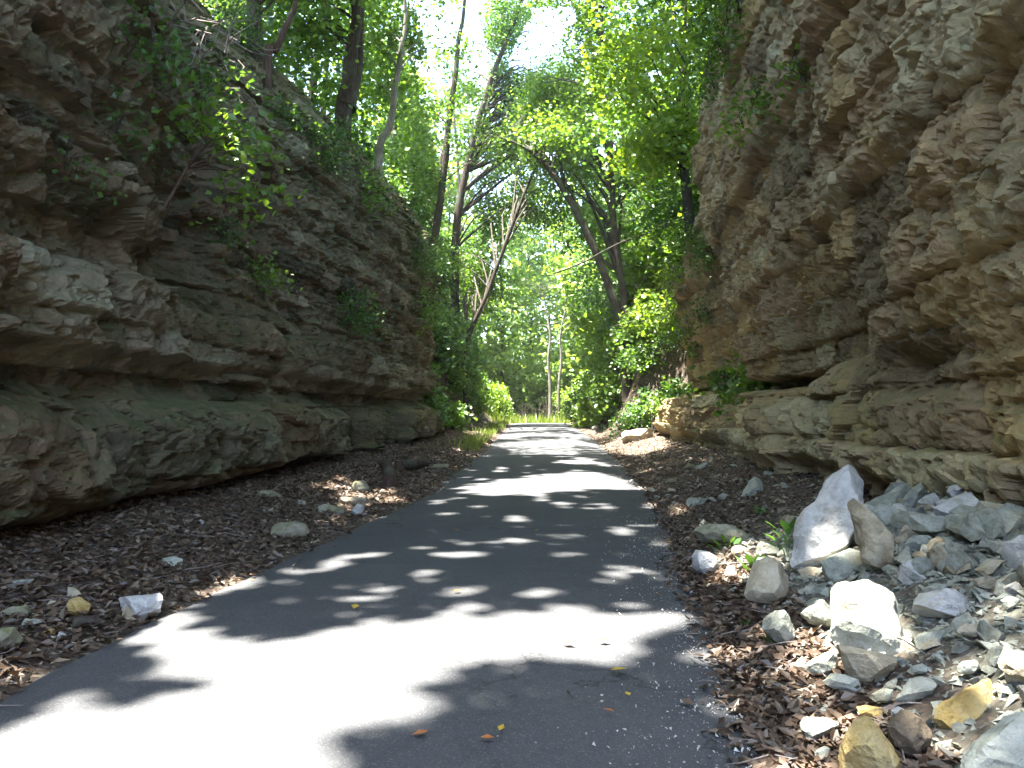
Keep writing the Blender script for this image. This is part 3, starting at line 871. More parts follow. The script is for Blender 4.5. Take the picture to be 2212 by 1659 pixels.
# fallen rocks beside the overhanging cliff
R8 = [
 ("boulder", [(705,350),(715,200),(770,40),(880,-110),(975,-250),(1040,-340),(1115,-360),(1145,-290),(1200,-220),(1215,-130),(1170,0),(1160,130),(1110,230),(1030,310),(890,370)], "tall pointed pale grey boulder standing upright on the rubble heap", 's_white', 0.55, 0.30),
 ("slab_rock", [(1075,-90),(1125,-100),(1170,-60),(1215,10),(1290,130),(1380,160),(1420,250),(1425,330),(1380,385),(1275,385),(1205,330),(1190,205),(1140,70)], "long brown-grey slab leaning against the tall pointed boulder", 's_tan', 0.6, 0.35),
 ("rock", [(1220,0),(1290,-70),(1350,-55),(1410,25),(1448,70),(1395,120),(1290,135)], "triangular pale grey rock behind the long leaning slab", 's_grey', 0.5, 0.4),
 ("rock", [(905,320),(1000,265),(1080,245),(1200,260),(1225,330),(1222,420),(1110,450),(985,470),(940,400)], "blocky pale rock with sunlit top at the foot of the pointed boulder", 's_grey', 0.8, 0.9),
 ("boulder", [(985,470),(1100,440),(1230,420),(1400,520),(1440,700),(1485,870),(1470,940),(1330,970),(1210,970),(1140,900),(1080,850),(980,830),(985,600)], "big flat-topped grey-green boulder with dark moss flecks in the rubble heap", 's_grey', 0.7, 1.1),
 ("rock", [(1015,850),(1110,870),(1160,950),(1300,985),(1465,955),(1440,1015),(1330,1090),(1210,1130),(1090,1080),(1040,1000)], "brown curved rock wedged under the big flat-topped boulder", 's_tan', 0.9, 0.2),
 ("boulder", [(470,310),(560,280),(640,310),(720,390),(730,440),(690,570),(650,600),(560,630),(460,610),(410,540),(420,490),(480,400)], "tan five-sided boulder with sunlit top between two seedlings", 's_tan', 0.75, 0.45),
 ("rock", [(540,690),(580,640),(670,640),(710,690),(745,770),(740,850),(690,880),(600,850),(550,810),(525,760)], "upright pale grey rock at the litter edge beside a tiny two-leaved seedling", 's_grey', 0.85, 0.4),
 ("rock", [(770,650),(830,620),(900,565),(975,570),(980,740),(960,755),(850,730),(790,720)], "smooth grey rock tucked against the flat-topped boulder", 's_grey', 0.9, 0.5),
 ("rock", [(790,1010),(860,950),(1000,880),(1030,960),(1010,1040),(900,1080),(830,1060)], "wedge-shaped pale rock in front of the brown curved rock", 's_grey', 0.9, 0.5),
 ("rock", [(720,1000),(760,940),(800,960),(790,1030),(740,1035)], "small pointed pale rock next to the wedge-shaped one", 's_grey', 0.9, 0.4),
 ("slab_rock", [(915,1100),(960,1050),(1050,1060),(1190,1120),(1190,1160),(1100,1170),(950,1130)], "low flat greenish slab below the wedge-shaped rock", 's_grey', 0.8, 1.2),
 ("rock", [(765,1350),(800,1330),(950,1335),(1040,1370),(1040,1400),(960,1440),(890,1500),(820,1490),(775,1410)], "smooth white-grey tapering rock lying alone on dark litter", 's_grey', 0.9, 0.5),
 ("boulder", [(1055,1580),(1090,1450),(1130,1380),(1200,1315),(1240,1340),(1320,1430),(1400,1540),(1450,1640),(1440,1760),(1250,1800),(1060,1760)], "large mustard-yellow pyramid-shaped boulder at the bottom edge", 's_ochre', 0.8, 0.35),
 ("boulder", [(1340,1400),(1400,1320),(1440,1280),(1520,1310),(1600,1370),(1660,1460),(1630,1560),(1550,1630),(1490,1600),(1400,1530),(1360,1440)], "rough streaked brown-grey boulder beside the mustard-yellow pyramid", 's_brown', 0.8, 0.5),
 ("slab_rock", [(1620,1400),(1640,1290),(1700,1220),(1850,1140),(2020,1055),(2060,1180),(2110,1280),(2020,1330),(1900,1410),(1760,1420),(1650,1440)], "broad olive-yellow slab tilted on the rubble slope", 's_ochre', 0.55, 1.0),
 ("boulder", [(1800,1760),(1850,1590),(1990,1500),(2050,1390),(2150,1310),(2280,1260),(2420,1500),(2380,1800)], "large pale blue-grey boulder cut off by the bottom corner", 's_grey', 0.7, 0.7),
 ("rock", [(1380,1230),(1440,1150),(1480,1080),(1560,1065),(1650,1090),(1680,1130),(1650,1190),(1570,1210),(1430,1260)], "blue-grey angular rock above the streaked brown boulder", 's_grey', 0.8, 0.6),
 ("rock", [(1220,1190),(1290,1140),(1370,1150),(1380,1200),(1330,1240),(1230,1235)], "rounded greenish rock left of the blue-grey angular one", 's_grey', 0.8, 0.5),
 ("rock", [(65,280),(90,240),(150,250),(230,280),(250,370),(170,400),(140,430),(100,400),(75,350)], "bright white rock at the asphalt edge near the two seedlings", 's_white', 0.8, 0.4),
 ("rock", [(270,400),(290,350),(340,350),(370,430),(290,445)], "small blocky white rock between the bright white rock and tan boulder", 's_grey', 0.9, 0.4),
 ("slab_rock", [(1470,820),(1560,780),(1720,750),(1750,790),(1650,890),(1540,930),(1490,935)], "flat tan-tipped slab against the far side of the flat-topped boulder", 's_grey', 0.6, 0.8),
 ("slab_rock", [(720,380),(800,360),(940,365),(945,440),(790,460)], "thin sunlit tan slab between tan boulder and blocky rock", 's_tan', 0.7, 1.0),
 ("rock", [(750,500),(900,460),(940,480),(900,540),(760,555)], "layered grey rock below the thin sunlit tan slab", 's_grey', 0.8, 0.6),
 ("boulder", [(1420,230),(1440,190),(1500,150),(1600,140),(1670,190),(1660,240),(1560,260),(1470,260)], "rounded pale boulder at the top of the rubble under the cliff", 's_grey', 0.8, 0.5),
 ("rock", [(1550,500),(1640,460),(1770,470),(1780,500),(1650,530),(1570,530)], "long low pale rock lying across the rubble slope", 's_grey', 0.9, 0.5),
 ("cobble", [(335,1310),(370,1275),(440,1270),(475,1300),(470,1340),(410,1355),(345,1345)], "round dark purple-black cobble at the road edge", 's_dark', 1.0, 0.3),
 ("rock", [(640,40),(670,0),(740,15),(750,80),(700,120),(640,100)], "pinkish pale rock behind the tallest seedling", 's_tan', 0.8, 0.4),
 ("rock", [(1130,1260),(1190,1250),(1320,1270),(1310,1340),(1260,1350),(1150,1310)], "honey-yellow sunlit rock behind the mustard pyramid", 's_ochre', 0.8, 0.6),
 ("rock", [(1350,1290),(1400,1260),(1440,1280),(1420,1330),(1360,1330)], "small chalk-white rock beside the honey-yellow one", 's_white', 0.9, 0.5),
 ("rock", [(2060,570),(2120,540),(2200,560),(2180,620),(2100,640)], "grey rock on the upper rubble near the frame edge", 's_grey', 0.8, 0.5),
 ("rock", [(1900,380),(1990,300),(2080,290),(2110,310),(2050,370),(1990,430),(1920,420)], "yellowish angular rock on the rubble beneath the cliff foot", 's_tan', 0.8, 0.5),
 ("rock", [(1770,760),(1820,720),(1980,740),(1990,780),(1900,810),(1790,800)], "tan-cornered flat rock in the middle of the rubble slope", 's_tan', 0.7, 0.7),
 ("rock", [(470,240),(510,190),(560,210),(640,240),(650,290),(540,280),(480,290)], "grey rock in the shade behind the tan five-sided boulder", 's_grey', 0.9, 0.4),
 ("slab_rock", [(300,250),(340,235),(460,250),(450,285),(330,285)], "thin sunlit cream slab beside the low seedling", 's_tan', 0.8, 0.8),
 ("slab_rock", [(60,110),(90,80),(180,70),(330,95),(440,140),(470,190),(420,215),(300,190),(150,150),(75,150)], "brown layered flat slab among litter uphill of the white rock", 's_moss', 0.7, 0.9),
 ("rock", [(850,1560),(930,1510),(970,1540),(960,1600),(890,1620)], "greenish small rock at the bottom edge by the mustard boulder", 's_grey', 0.8, 0.5),
 ("rock", [(1640,1490),(1700,1480),(1760,1470),(1740,1540),(1700,1600),(1650,1590)], "grey splinter rock between streaked boulder and corner boulder", 's_grey', 0.7, 0.5),
 ("rock", [(1970,960),(2060,930),(2200,900),(2230,960),(2150,1000),(2010,1010)], "pale blocky rock with leaves on it at the frame edge", 's_grey', 0.8, 0.6),
 ("rock", [(1780,1000),(1840,950),(1930,950),(1950,1000),(1900,1060),(1800,1050)], "low rounded rock uphill of the olive slab", 's_grey', 0.8, 0.6),
 ("rock", [(1480,1000),(1540,985),(1600,1010),(1590,1050),(1500,1050)], "small greenish rock beside the curved brown rock", 's_grey', 0.8, 0.5),
]
for nm, poly, lab, mt, th, ln in R8:
    stone(nm, Z8(poly), lab, mt, th, ln)
R7 = [
 ("rock", [(735,570),(760,550),(1020,520),(1045,560),(1050,640),(1000,680),(880,700),(740,680)], "bright white oblong block at the asphalt edge opposite the rubble heap", 's_white', 0.9, 0.35),
 ("rock", [(775,680),(800,600),(830,640),(865,700),(820,722)], "small cream tooth-shaped rock leaning on the white oblong block", 's_tan', 0.8, 0.3),
 ("rock", [(415,600),(440,560),(500,550),(570,600),(560,670),(500,690),(440,690)], "knobbly orange-yellow rock beside a pointed stone", 's_ochre', 0.9, 0.3),
 ("rock", [(430,560),(432,480),(470,485),(510,510),(540,555),(500,575)], "pointed tan stone rising behind the orange-yellow rock", 's_tan', 0.5, 0.4),
 ("slab_rock", [(-20,650),(40,620),(190,600),(210,650),(130,700),(-20,690)], "flat ochre-topped slab touching the frame edge", 's_moss', 0.8, 0.8),
 ("rock", [(65,450),(130,435),(200,440),(170,505),(110,485)], "grey-green triangular stone on litter under the dark undercut", 's_grey', 0.6, 0.6),
 ("boulder", [(-160,760),(-60,740),(60,730),(120,800),(60,880),(0,935),(-120,930)], "mossy green boulder cut by the frame edge near the asphalt", 's_moss', 0.9, 0.4),
 ("slab_rock", [(1035,300),(1100,275),(1180,300),(1180,330),(1130,360),(1060,345)], "grey disc-shaped stone lying alone in brown litter", 's_grey', 0.5, 1.2),
 ("boulder", [(1740,130),(1760,70),(1900,55),(2000,75),(2005,130),(1890,175),(1760,160)], "mossy box-shaped boulder with a flat ochre top beside the road", 's_moss', 0.9, 0.4),
 ("rock", [(1310,160),(1350,140),(1390,170),(1350,190)], "small pale flat stone between disc stone and mossy box", 's_grey', 0.6, 0.9),
 ("rock", [(260,780),(350,750),(355,790),(290,802)], "small yellow stone below the orange-yellow rock", 's_ochre', 0.8, 0.5),
 ("rock", [(365,815),(390,772),(435,800),(372,838)], "little white wedge stone near the asphalt and bark strip", 's_white', 0.7, 0.4),
 ("slab_rock", [(580,660),(640,625),(705,645),(620,672)], "thin blue-grey flake between orange rock and white block", 's_grey', 0.5, 1.2),
]
for nm, poly, lab, mt, th, ln in R7:
    stone(nm, Z7(poly), lab, mt, th, ln)
# middle distance, measured in the two enlarged views
def ZA(pts): return [(548.6 + x * 0.248, 932.6 + y * 0.248) for x, y in pts]
def ZB(pts): return [(1097.2 + x * 0.248, 822.9 + y * 0.248) for x, y in pts]
RA = [
 (ZA, [(730,590),(760,565),(1000,575),(1015,610),(900,640),(740,630)], "long pale yellow sunlit slab in front of the knobby round rock", 's_tan', 0.8, 0.6),
 (ZA, [(850,670),(900,620),(960,640),(955,690),(890,735),(840,715)], "sunlit white rock just below the pale yellow slab", 's_white', 0.8, 0.4),
 (ZA, [(480,690),(600,640),(810,650),(815,710),(700,735),(520,735)], "flat mossy green slab beside the pale yellow slab", 's_moss', 0.8, 0.7),
 (ZA, [(840,480),(870,425),(960,420),(1010,460),(1010,515),(930,535),(860,520)], "knobby round cream rock standing by the two logs", 's_moss', 0.9, 0.3),
 (ZA, [(1490,330),(1530,290),(1690,280),(1710,310),(1600,340)], "flat mossy stone by the road past the logs", 's_moss', 0.8, 0.6),
 (ZA, [(0,545),(40,510),(180,515),(260,560),(200,590),(20,590)], "dim greenish slab at the mouth of the dark undercut", 's_moss', 0.8, 0.6),
 (ZA, [(370,620),(380,590),(440,600),(460,650),(400,655)], "small pale chip-like stone uphill of the mossy slab", 's_grey', 0.6, 0.6),
 (ZB, [(940,490),(960,440),(1080,460),(1150,480),(1200,430),(1280,420),(1280,470),(1180,520),(960,520)], "glaring sunlit heap-like pale rock under the far ledge", 's_tan', 0.8, 0.7),
 (ZB, [(1460,770),(1480,690),(1540,670),(1560,720),(1530,770)], "reddish brown knob of rock among litter by the far verge", 's_brown', 0.8, 0.3),
 (ZB, [(1530,760),(1570,710),(1650,740),(1640,770)], "yellow-green stone touching the reddish brown knob", 's_moss', 0.8, 0.4),
 (ZB, [(1610,790),(1640,740),(1750,690),(1770,730),(1680,790)], "pale elongated stone beside the yellow-green one", 's_grey', 0.8, 0.5),
 (ZB, [(1750,740),(1755,650),(1785,660),(1800,740)], "slim upright tan stone on the litter slope", 's_tan', 0.8, 0.2),
 (ZB, [(1360,890),(1400,840),(1510,850),(1520,880),(1400,905)], "low mossy yellow stone on the verge below the brown knob", 's_moss', 0.8, 0.5),
 (ZB, [(1190,970),(1210,920),(1310,945),(1320,975),(1240,985)], "pale rugged stone at the edge of the sunlit road patch", 's_tan', 0.8, 0.5),
 (ZB, [(1390,970),(1400,930),(1470,940),(1460,980)], "second pale stone just uphill of the rugged one", 's_tan', 0.8, 0.5),
 (ZB, [(1550,1060),(1570,1015),(1760,1010),(1720,1090),(1590,1115)], "flat grey-green slab lying on the verge litter", 's_grey', 0.6, 1.0),
 (ZB, [(720,410),(740,385),(800,390),(790,430),(730,430)], "small grey stone where the far verge begins", 's_grey', 0.8, 0.4),
 (ZB, [(2030,1000),(2100,870),(2150,830),(2230,840),(2230,950),(2100,1010)], "long green-grey slab lying up the slope under the cliff", 's_grey', 0.6, 1.0),
]
for zf, poly, lab, mt, th, ln in RA:
    stone("slab_rock" if "slab" in lab else "rock", zf(poly), lab, mt, th, ln)

# chips of the rubble slope: countable ones as copies of a few meshes, finer rubble as one mass
def chip_points(rg, flat):
    p = rg.normal(size=(11, 3))
    p /= np.linalg.norm(p, axis=1, keepdims=True)
    return p * np.array([1.0, rg.uniform(0.55, 0.9), flat]) * 0.5
chip_meshes = []
for k in range(14):
    rg = np.random.default_rng(900 + k)
    bm = bmesh.new()
    for p in chip_points(rg, rg.uniform(0.28, 0.6)): bm.verts.new(p)
    bmesh.ops.convex_hull(bm, input=bm.verts)
    bmesh.ops.delete(bm, geom=[v for v in bm.verts if not v.link_faces], context='VERTS')
    bmesh.ops.triangulate(bm, faces=bm.faces[:])
    me = bpy.data.meshes.new("chip"); bm.to_mesh(me); bm.free()
    me.materials.append(M['s_grey'] if k % 7 else M['s_tan'])
    chip_meshes.append(me)

def gz0(x, y): return float(ground(np.array([float(x)]), np.array([float(y)]))[0])
def slope_normal(x, y):
    e = 0.08
    g = lambda a, b: float(ground(np.array([a]), np.array([b]), False)[0])
    return Vector((-(g(x + e, y) - g(x - e, y)) / (2 * e), -(g(x, y + e) - g(x, y - e)) / (2 * e), 1)).normalized()

def chips(n, xr, yr, sizes, label, group, seed, name="limestone_chip", reject=None):
    rg = np.random.default_rng(seed)
    k = 0
    while k < n:
        y = rg.uniform(*yr)
        f = foot_right(y)
        x = rg.uniform(xr[0], xr[1])
        if x > f - 0.15 or (reject and reject(x, y, rg)): continue
        z = float(ground(np.array([x]), np.array([y]))[0])
        o = bpy.data.objects.new(name, chip_meshes[rg.integers(len(chip_meshes))])
        COL.objects.link(o)
        s = sizes[0] * (sizes[1] / sizes[0]) ** (rg.random() ** 1.6)
        o.scale = (s, s, s * rg.uniform(0.8, 1.3))
        q = Vector((0, 0, 1)).rotation_difference((slope_normal(x, y) + Vector(rg.normal(0, 0.28, 3))).normalized())
        o.rotation_mode = 'QUATERNION'
        o.rotation_quaternion = q @ Matrix.Rotation(rg.uniform(0, 6.28), 3, 'Z').to_quaternion()
        o.location = (x, y, z + 0.12 * s)
        o["label"] = label; o["category"] = "stone"; o["group"] = group
        k += 1
chips(290, (1.75, 3.9), (2.9, 8.4), (0.08, 0.24), "fist-sized pale grey limestone chip strewn over the rubble slope", "limestone chips of the rubble slope", 41, reject=lambda x, y, rg: rg.random() > smooth(1.7, 2.5, x) + 0.12)
chips(45, (1.7, 4.8), (8.2, 18), (0.10, 0.26), "small stone in the brown litter along the overhanging cliff", "small stones along the overhanging cliff", 42, "verge_stone")

slab_meshes = []
for k in range(12):
    rg = np.random.default_rng(950 + k)
    me, _ = facet_rock(chip_points(rg, rg.uniform(0.4, 0.85)), 1.0, 950 + k, M['s_tan'] if k % 5 == 0 else M['s_white'] if k % 4 == 1 else M['s_grey'], 0.14, 1.2)
    slab_meshes.append(me)
hero = [tuple(o.location) for o in COL.objects if o.get("category") == "rock"]
rg = np.random.default_rng(44)
k = 0
while k < 230:
    y = 3.0 + 5.0 * rg.random() ** 1.3; x = 1.9 + (foot_right(y) - 2.0) * rg.random() ** 0.7
    if any((x - h[0]) ** 2 + (y - h[1]) ** 2 < 0.20 ** 2 for h in hero): continue
    sz = 0.17 * (0.60 / 0.17) ** (rg.random() ** 1.5)
    if x < 2.15 and sz > 0.2: continue
    o = bpy.data.objects.new("rubble_stone", slab_meshes[rg.integers(12)]); COL.objects.link(o)
    o.scale = (sz, sz, sz * rg.uniform(0.7, 1.2))
    o.rotation_euler = (rg.normal(0, 0.5), rg.normal(-0.15, 0.5), rg.uniform(0, 6.28))
    o.location = (x, y, gz0(x, y) + 0.20 * sz)
    o["label"] = "angular grey-green limestone slab lying in the rubble heap under the cliff"; o["category"] = "stone"; o["group"] = "angular slabs of the rubble heap"
    k += 1

for k in range(46):
    y = 4.6 + 22 * rg.random() ** 1.8
    x = float(road_l(np.array([y]))[0]) - 0.1 - 1.9 * rg.random() ** 1.5
    sz = 0.06 * (0.24 / 0.06) ** (rg.random() ** 1.8)
    o = bpy.data.objects.new("verge_stone", slab_meshes[rg.integers(12)]); COL.objects.link(o)
    o.scale = (sz, sz, sz * rg.uniform(0.6, 1.0))
    o.rotation_euler = (rg.normal(0, 0.25), rg.normal(0, 0.25), rg.uniform(0, 6.28))
    o.location = (x, y, gz0(x, y) + 0.10 * sz)
    o["label"] = "small loose stone in the leaf litter under the mossy cliff"; o["category"] = "stone"; o["group"] = "small stones under the mossy cliff"

def rubble(name, n, fx, yr, sizes, seed, mat, label, zoff=0.1, flat=(0.3, 0.6)):
    rg = np.random.default_rng(seed)
    VV, FF = [], []
    base = np.array([[1, 0, 0], [-0.5, 0.8, 0], [-0.6, -0.75, 0], [0.1, 0.05, 1], [0.05, 0.1, -0.8]])
    fc = np.array([[0, 1, 3], [1, 2, 3], [2, 0, 3], [1, 0, 4], [2, 1, 4], [0, 2, 4]])
    y = yr[0] + (yr[1] - yr[0]) * rg.random(n) ** 1.3
    x = fx(y, rg, n)
    z = surface(x, y)
    s = sizes[0] * (sizes[1] / sizes[0]) ** (rg.random(n) ** 2.2)
    a = rg.uniform(0, 6.28, n)
    P = base[None] * (1 + rg.uniform(-0.35, 0.35, (n, 5, 1)))
    P = P * np.stack([np.ones(n), rg.uniform(0.6, 1, n), rg.uniform(*flat, n)], -1)[:, None, :]
    t1, t2 = rg.normal(0, 0.4, n), rg.normal(0, 0.4, n)
    Pz = P[..., 2] + P[..., 0] * t1[:, None] + P[..., 1] * t2[:, None]
    Px = P[..., 0] * np.cos(a)[:, None] - P[..., 1] * np.sin(a)[:, None]
    Py = P[..., 0] * np.sin(a)[:, None] + P[..., 1] * np.cos(a)[:, None]
    Vv = np.stack([Px, Py, Pz], -1) * s[:, None, None] * 0.5 + np.stack([x, y, z + zoff * s], -1)[:, None, :]
    Fv = fc[None] + (np.arange(n) * 5)[:, None, None]
    link(name, mesh_np(name, Vv.reshape(-1, 3), Fv.reshape(-1, 3), False, mat), kind="stuff", label=label)
def rub_x(y, rg, n):
    lo = 1.35 + 0.35 * np.abs(rg.normal(size=n)); hi = foot_right(y) + 0.1
    t = rg.random(n) ** 0.6
    return lo + (hi - lo) * t
rubble("rubble", 9000, rub_x, (2.6, 9.0), (0.025, 0.13), 51, M['s_grey'], "fine grey-green limestone rubble covering the slope under the cliff")
rubble("verge_rubble", 2600, rub_x, (8.5, 30.0), (0.03, 0.13), 52, M['s_tan'], "scattered small stones and chips in the litter along the cliff foot")
def left_x(y, rg, n): return road_l(y) - 0.05 - (np.abs(foot_left(y)) - 2.9) * rg.random(n) ** 1.4
rubble("stone_debris", 1500, left_x, (4.4, 34.0), (0.02, 0.12), 53, M['s_tan'], "small stones scattered through the litter of the mossy cliff's verge")
def grit_x(y, rg, n): return road_r(y) + 0.1 - np.abs(rg.normal(0, 0.42, n))
rubble("gravel", 3200, grit_x, (2.6, 12.0), (0.007, 0.028), 54, M['s_white'], "white limestone grit scattered on the asphalt edge", 0.5)

# ------------------------------------------------------------------ leaves on the ground
def leaf_quads(c, nrm, size, rg, aspect=0.6, fold=0.12):
    """diamond leaves: centres c (n,3), normals, lengths"""
    n = len(c)
    nrm = nrm / (np.linalg.norm(nrm, axis=1, keepdims=True) + 1e-9)
    r = rg.normal(size=(n, 3))
    a = r - (r * nrm).sum(1, keepdims=True) * nrm
    a /= np.linalg.norm(a, axis=1, keepdims=True) + 1e-9
    b = np.cross(nrm, a)
    L = size[:, None] * 0.5
    w = L * aspect
    up = nrm * L * fold
    P = np.stack([c - a * L, c - a * L * 0.15 + b * w + up, c + a * L, c - a * L * 0.15 - b * w + up], 1)
    return P.reshape(-1, 3), (np.arange(n)[:, None] * 4 + np.arange(4)[None])

def litter(name, n, xf, yr, size, seed, mat, label):
    rg = np.random.default_rng(seed)
    y = yr[0] + (yr[1] - yr[0]) * rg.random(n) ** 1.7
    x = xf(y, rg, n)
    z = surface(x, y) + rg.uniform(0.004, 0.035, n)
    c = np.stack([x, y, z], -1)
    nrm = np.stack([rg.normal(0, 0.55, n), rg.normal(0, 0.55, n), np.ones(n)], -1)
    V, F = leaf_quads(c, nrm, rg.uniform(size[0], size[1], n), rg, 0.5, 0.25)
    V[:, 2] = np.maximum(V[:, 2], surface(V[:, 0], V[:, 1]) + 0.003)
    link(name, mesh_np(name, V, F, False, mat), kind="stuff", label=label)
litter("leaf_litter", 26000, lambda y, rg, n: road_l(y) + 0.18 * np.abs(rg.normal(size=n)) * (rg.random(n) < 0.25) - (np.abs(foot_left(y)) - 2.2) * rg.random(n) ** 0.9, (4.0, 40), (0.04, 0.125), 61, M['litter'], "brown dead leaves covering the verge under the mossy cliff")
litter("leaf_litter", 15000, lambda y, rg, n: road_r(y) - 0.12 * np.abs(rg.normal(size=n)) + (foot_right(y) - 1.3) * rg.random(n) ** 1.5 * np.where(y < 8.6, 0.30, 1.0), (2.6, 40), (0.04, 0.11), 62, M['litter'], "brown dead leaves and twigs along the edge of the rubble")

def twigs(name, n, xf, yr, seed, label):
    rg = np.random.default_rng(seed)
    y = yr[0] + (yr[1] - yr[0]) * rg.random(n) ** 1.6
    x = xf(y, rg, n)
    L = 0.06 + 0.28 * rg.random(n) ** 2.5
    a = rg.uniform(0, 6.28, n)
    d = np.stack([np.cos(a), np.sin(a), rg.normal(0, 0.12, n)], -1) * L[:, None]
    P0 = np.stack([x, y, surface(x, y) + 0.02 + 0.03 * rg.random(n)], -1)
    paths = [(np.array([p, p + v * 0.5 + rg.normal(0, 0.1, 3) * l * [1, 1, 0.3], p + v]), np.array([1.0, 0.8, 0.4]) * (0.002 + 0.012 * l)) for p, v, l in zip(P0, d, L)]
    V, F = tubes(paths, 4)
    link(name, mesh_np(name, V, F, True, M['twig_grey']), kind="stuff", label=label)
twigs("twig_litter", 420, lambda y, rg, n: road_l(y) + 0.1 - 2.2 * rg.random(n) ** 1.2, (4.2, 26), 65, "thin dead twigs strewn through the litter below the mossy cliff")
twigs("twig_litter", 260, lambda y, rg, n: road_r(y) - 0.25 + 1.8 * rg.random(n) ** 1.6, (2.6, 20), 66, "thin dead twigs strewn at the asphalt edge by the rubble")

# fallen leaves on the asphalt, each one by itself
FL = [(1338,1478,'leaf_yellow',"yellow leaf with dark spots lying on shaded asphalt",0.075),(767,1334,'leaf_yellow',"yellow curled leaf on asphalt at the rim of the sunlit patch",0.07),
 (1229,1416,'leaf_orange',"red-brown leaf at the edge of the big sunlit patch",0.06),(1306,1410,'leaf_green',"small fresh green leaf on the grey asphalt",0.06),
 (1315,1570,'leaf_orange',"orange-brown leaf inside a round light fleck on asphalt",0.05),(1083,1610,'leaf_yellow',"tiny yellow leaf in the shade at the bottom",0.04),
 (1053,1633,'leaf_orange',"red leaf at the very bottom of the road",0.045),(907,1624,'leaf_orange',"brown-orange leaf beside the white sunlit road",0.06),
 (1356,1534,'leaf_yellow',"small golden leaf near the road edge gravel",0.04),(988,1298,'leaf_orange',"rusty leaf among the light flecks mid-road",0.06),
 (985,1160,'leaf_orange',"orange leaf far out on the shaded asphalt",0.07),(1159,1160,'leaf_yellow',"yellow leaf far out on the shaded asphalt",0.07)]
for px, py, mt, lab, s in FL:
    p = hit_ground(px, py)
    rg = np.random.default_rng(int(px * 7 + py))
    c = np.array([[0, 0, 0.0]])
    P, Fq = leaf_quads(c, np.array([[rg.normal(0, .1), rg.normal(0, .1), 1.0]]), np.array([s * 1.5]), rg, 0.62, 0.1)
    tipv = np.vstack([P, (P[0] + P[2]) / 2 - [0, 0, 0.004], P[0] * 1.35 + [0, 0, .004]])
    fc = np.array([[0, 1, 4], [1, 2, 4], [2, 3, 4], [3, 0, 4]])
    link("fallen_leaf", mesh_np("fallen_leaf", tipv, fc, False, M[mt]), loc=(p[0], p[1], float(road_z(p[1])) + 0.052), label=lab, cat="leaf")

# twigs and logs
def stick(name, pts, rad, label, cat, mat, sides=7):
    pts = np.array(pts)
    sp = spline(pts, 10)
    rr = np.linspace(rad, rad * 0.55, 10)
    V, F = tubes([(sp, rr)], sides, 0.12)
    c = sp.mean(0)
    return link(name, mesh_np(name, V - c, F, True, M[mat]), loc=c, label=label, cat=cat)
def on_road(px, py, h=0.045): p = hit_ground(px, py); p[2] = max(p[2], float(road_z(p[1])) + h); return p
stick("twig", [on_road(632, 1242), on_road(640, 1233), on_road(652, 1225)], 0.008, "short dark twig lying across the shaded asphalt", "twig", 'bark')
stick("twig", [on_road(1226, 1525), on_road(1232, 1533), on_road(1238, 1540)], 0.005, "thin brown twig on dappled asphalt near the bottom", "twig", 'bark')
def log(name, pts, rad, label):
    sp = spline(np.array(pts), 14)
    V, F = tubes([(sp, np.full(14, rad) * (1 + 0.06 * RNG.normal(size=14)))], 12, 0.06)
    n = len(V)
    c = sp.mean(0)
    root = bpy.data.objects.new(name, None); COL.objects.link(root); root.location = c
    root["label"] = label; root["category"] = "log"
    link("bark", mesh_np("bark", V - c, F, True, M['bark']), root)
    for k, e in ((0, 0), (13, n - 12)):
        ring = V[e:e + 12] - c
        ctr = ring.mean(0) * 1.0
        cap = np.vstack([ring * 0.999 + ctr * 0.001, ctr])
        fc = np.array([[i, (i + 1) % 12, 12] for i in range(12)])
        link("cut_end", mesh_np("cut_end", cap, fc, False, M['bark_red']), root)
    return root
pA, pB = hit_ground(843, 1052), hit_ground(833, 1015)
log("log", [pA + [0, 0, .10], (pA + pB) / 2 + [0.02, 0, .12], pB + [0, 0, .14]], 0.13, "short thick log pointing at the camera on the verge litter")
pA, pB = hit_ground(862, 1020), hit_ground(915, 1012)
log("log", [pA + [0, 0, .12], (pA + pB) / 2 + [0, 0, .13], pB + [0, 0, .12]], 0.15, "dark log lying crosswise behind the short thick log")
pA, pB = hit_ground(157, 1355), hit_ground(234, 1358)
stick("bark_strip", [pA + [0, 0, .03], (pA + pB) / 2 + [0, 0.02, .05], pB + [0, 0, .03]], 0.045, "dark rotten bark strip beside the yellow stones at the asphalt edge", "bark", 'bark', 6)

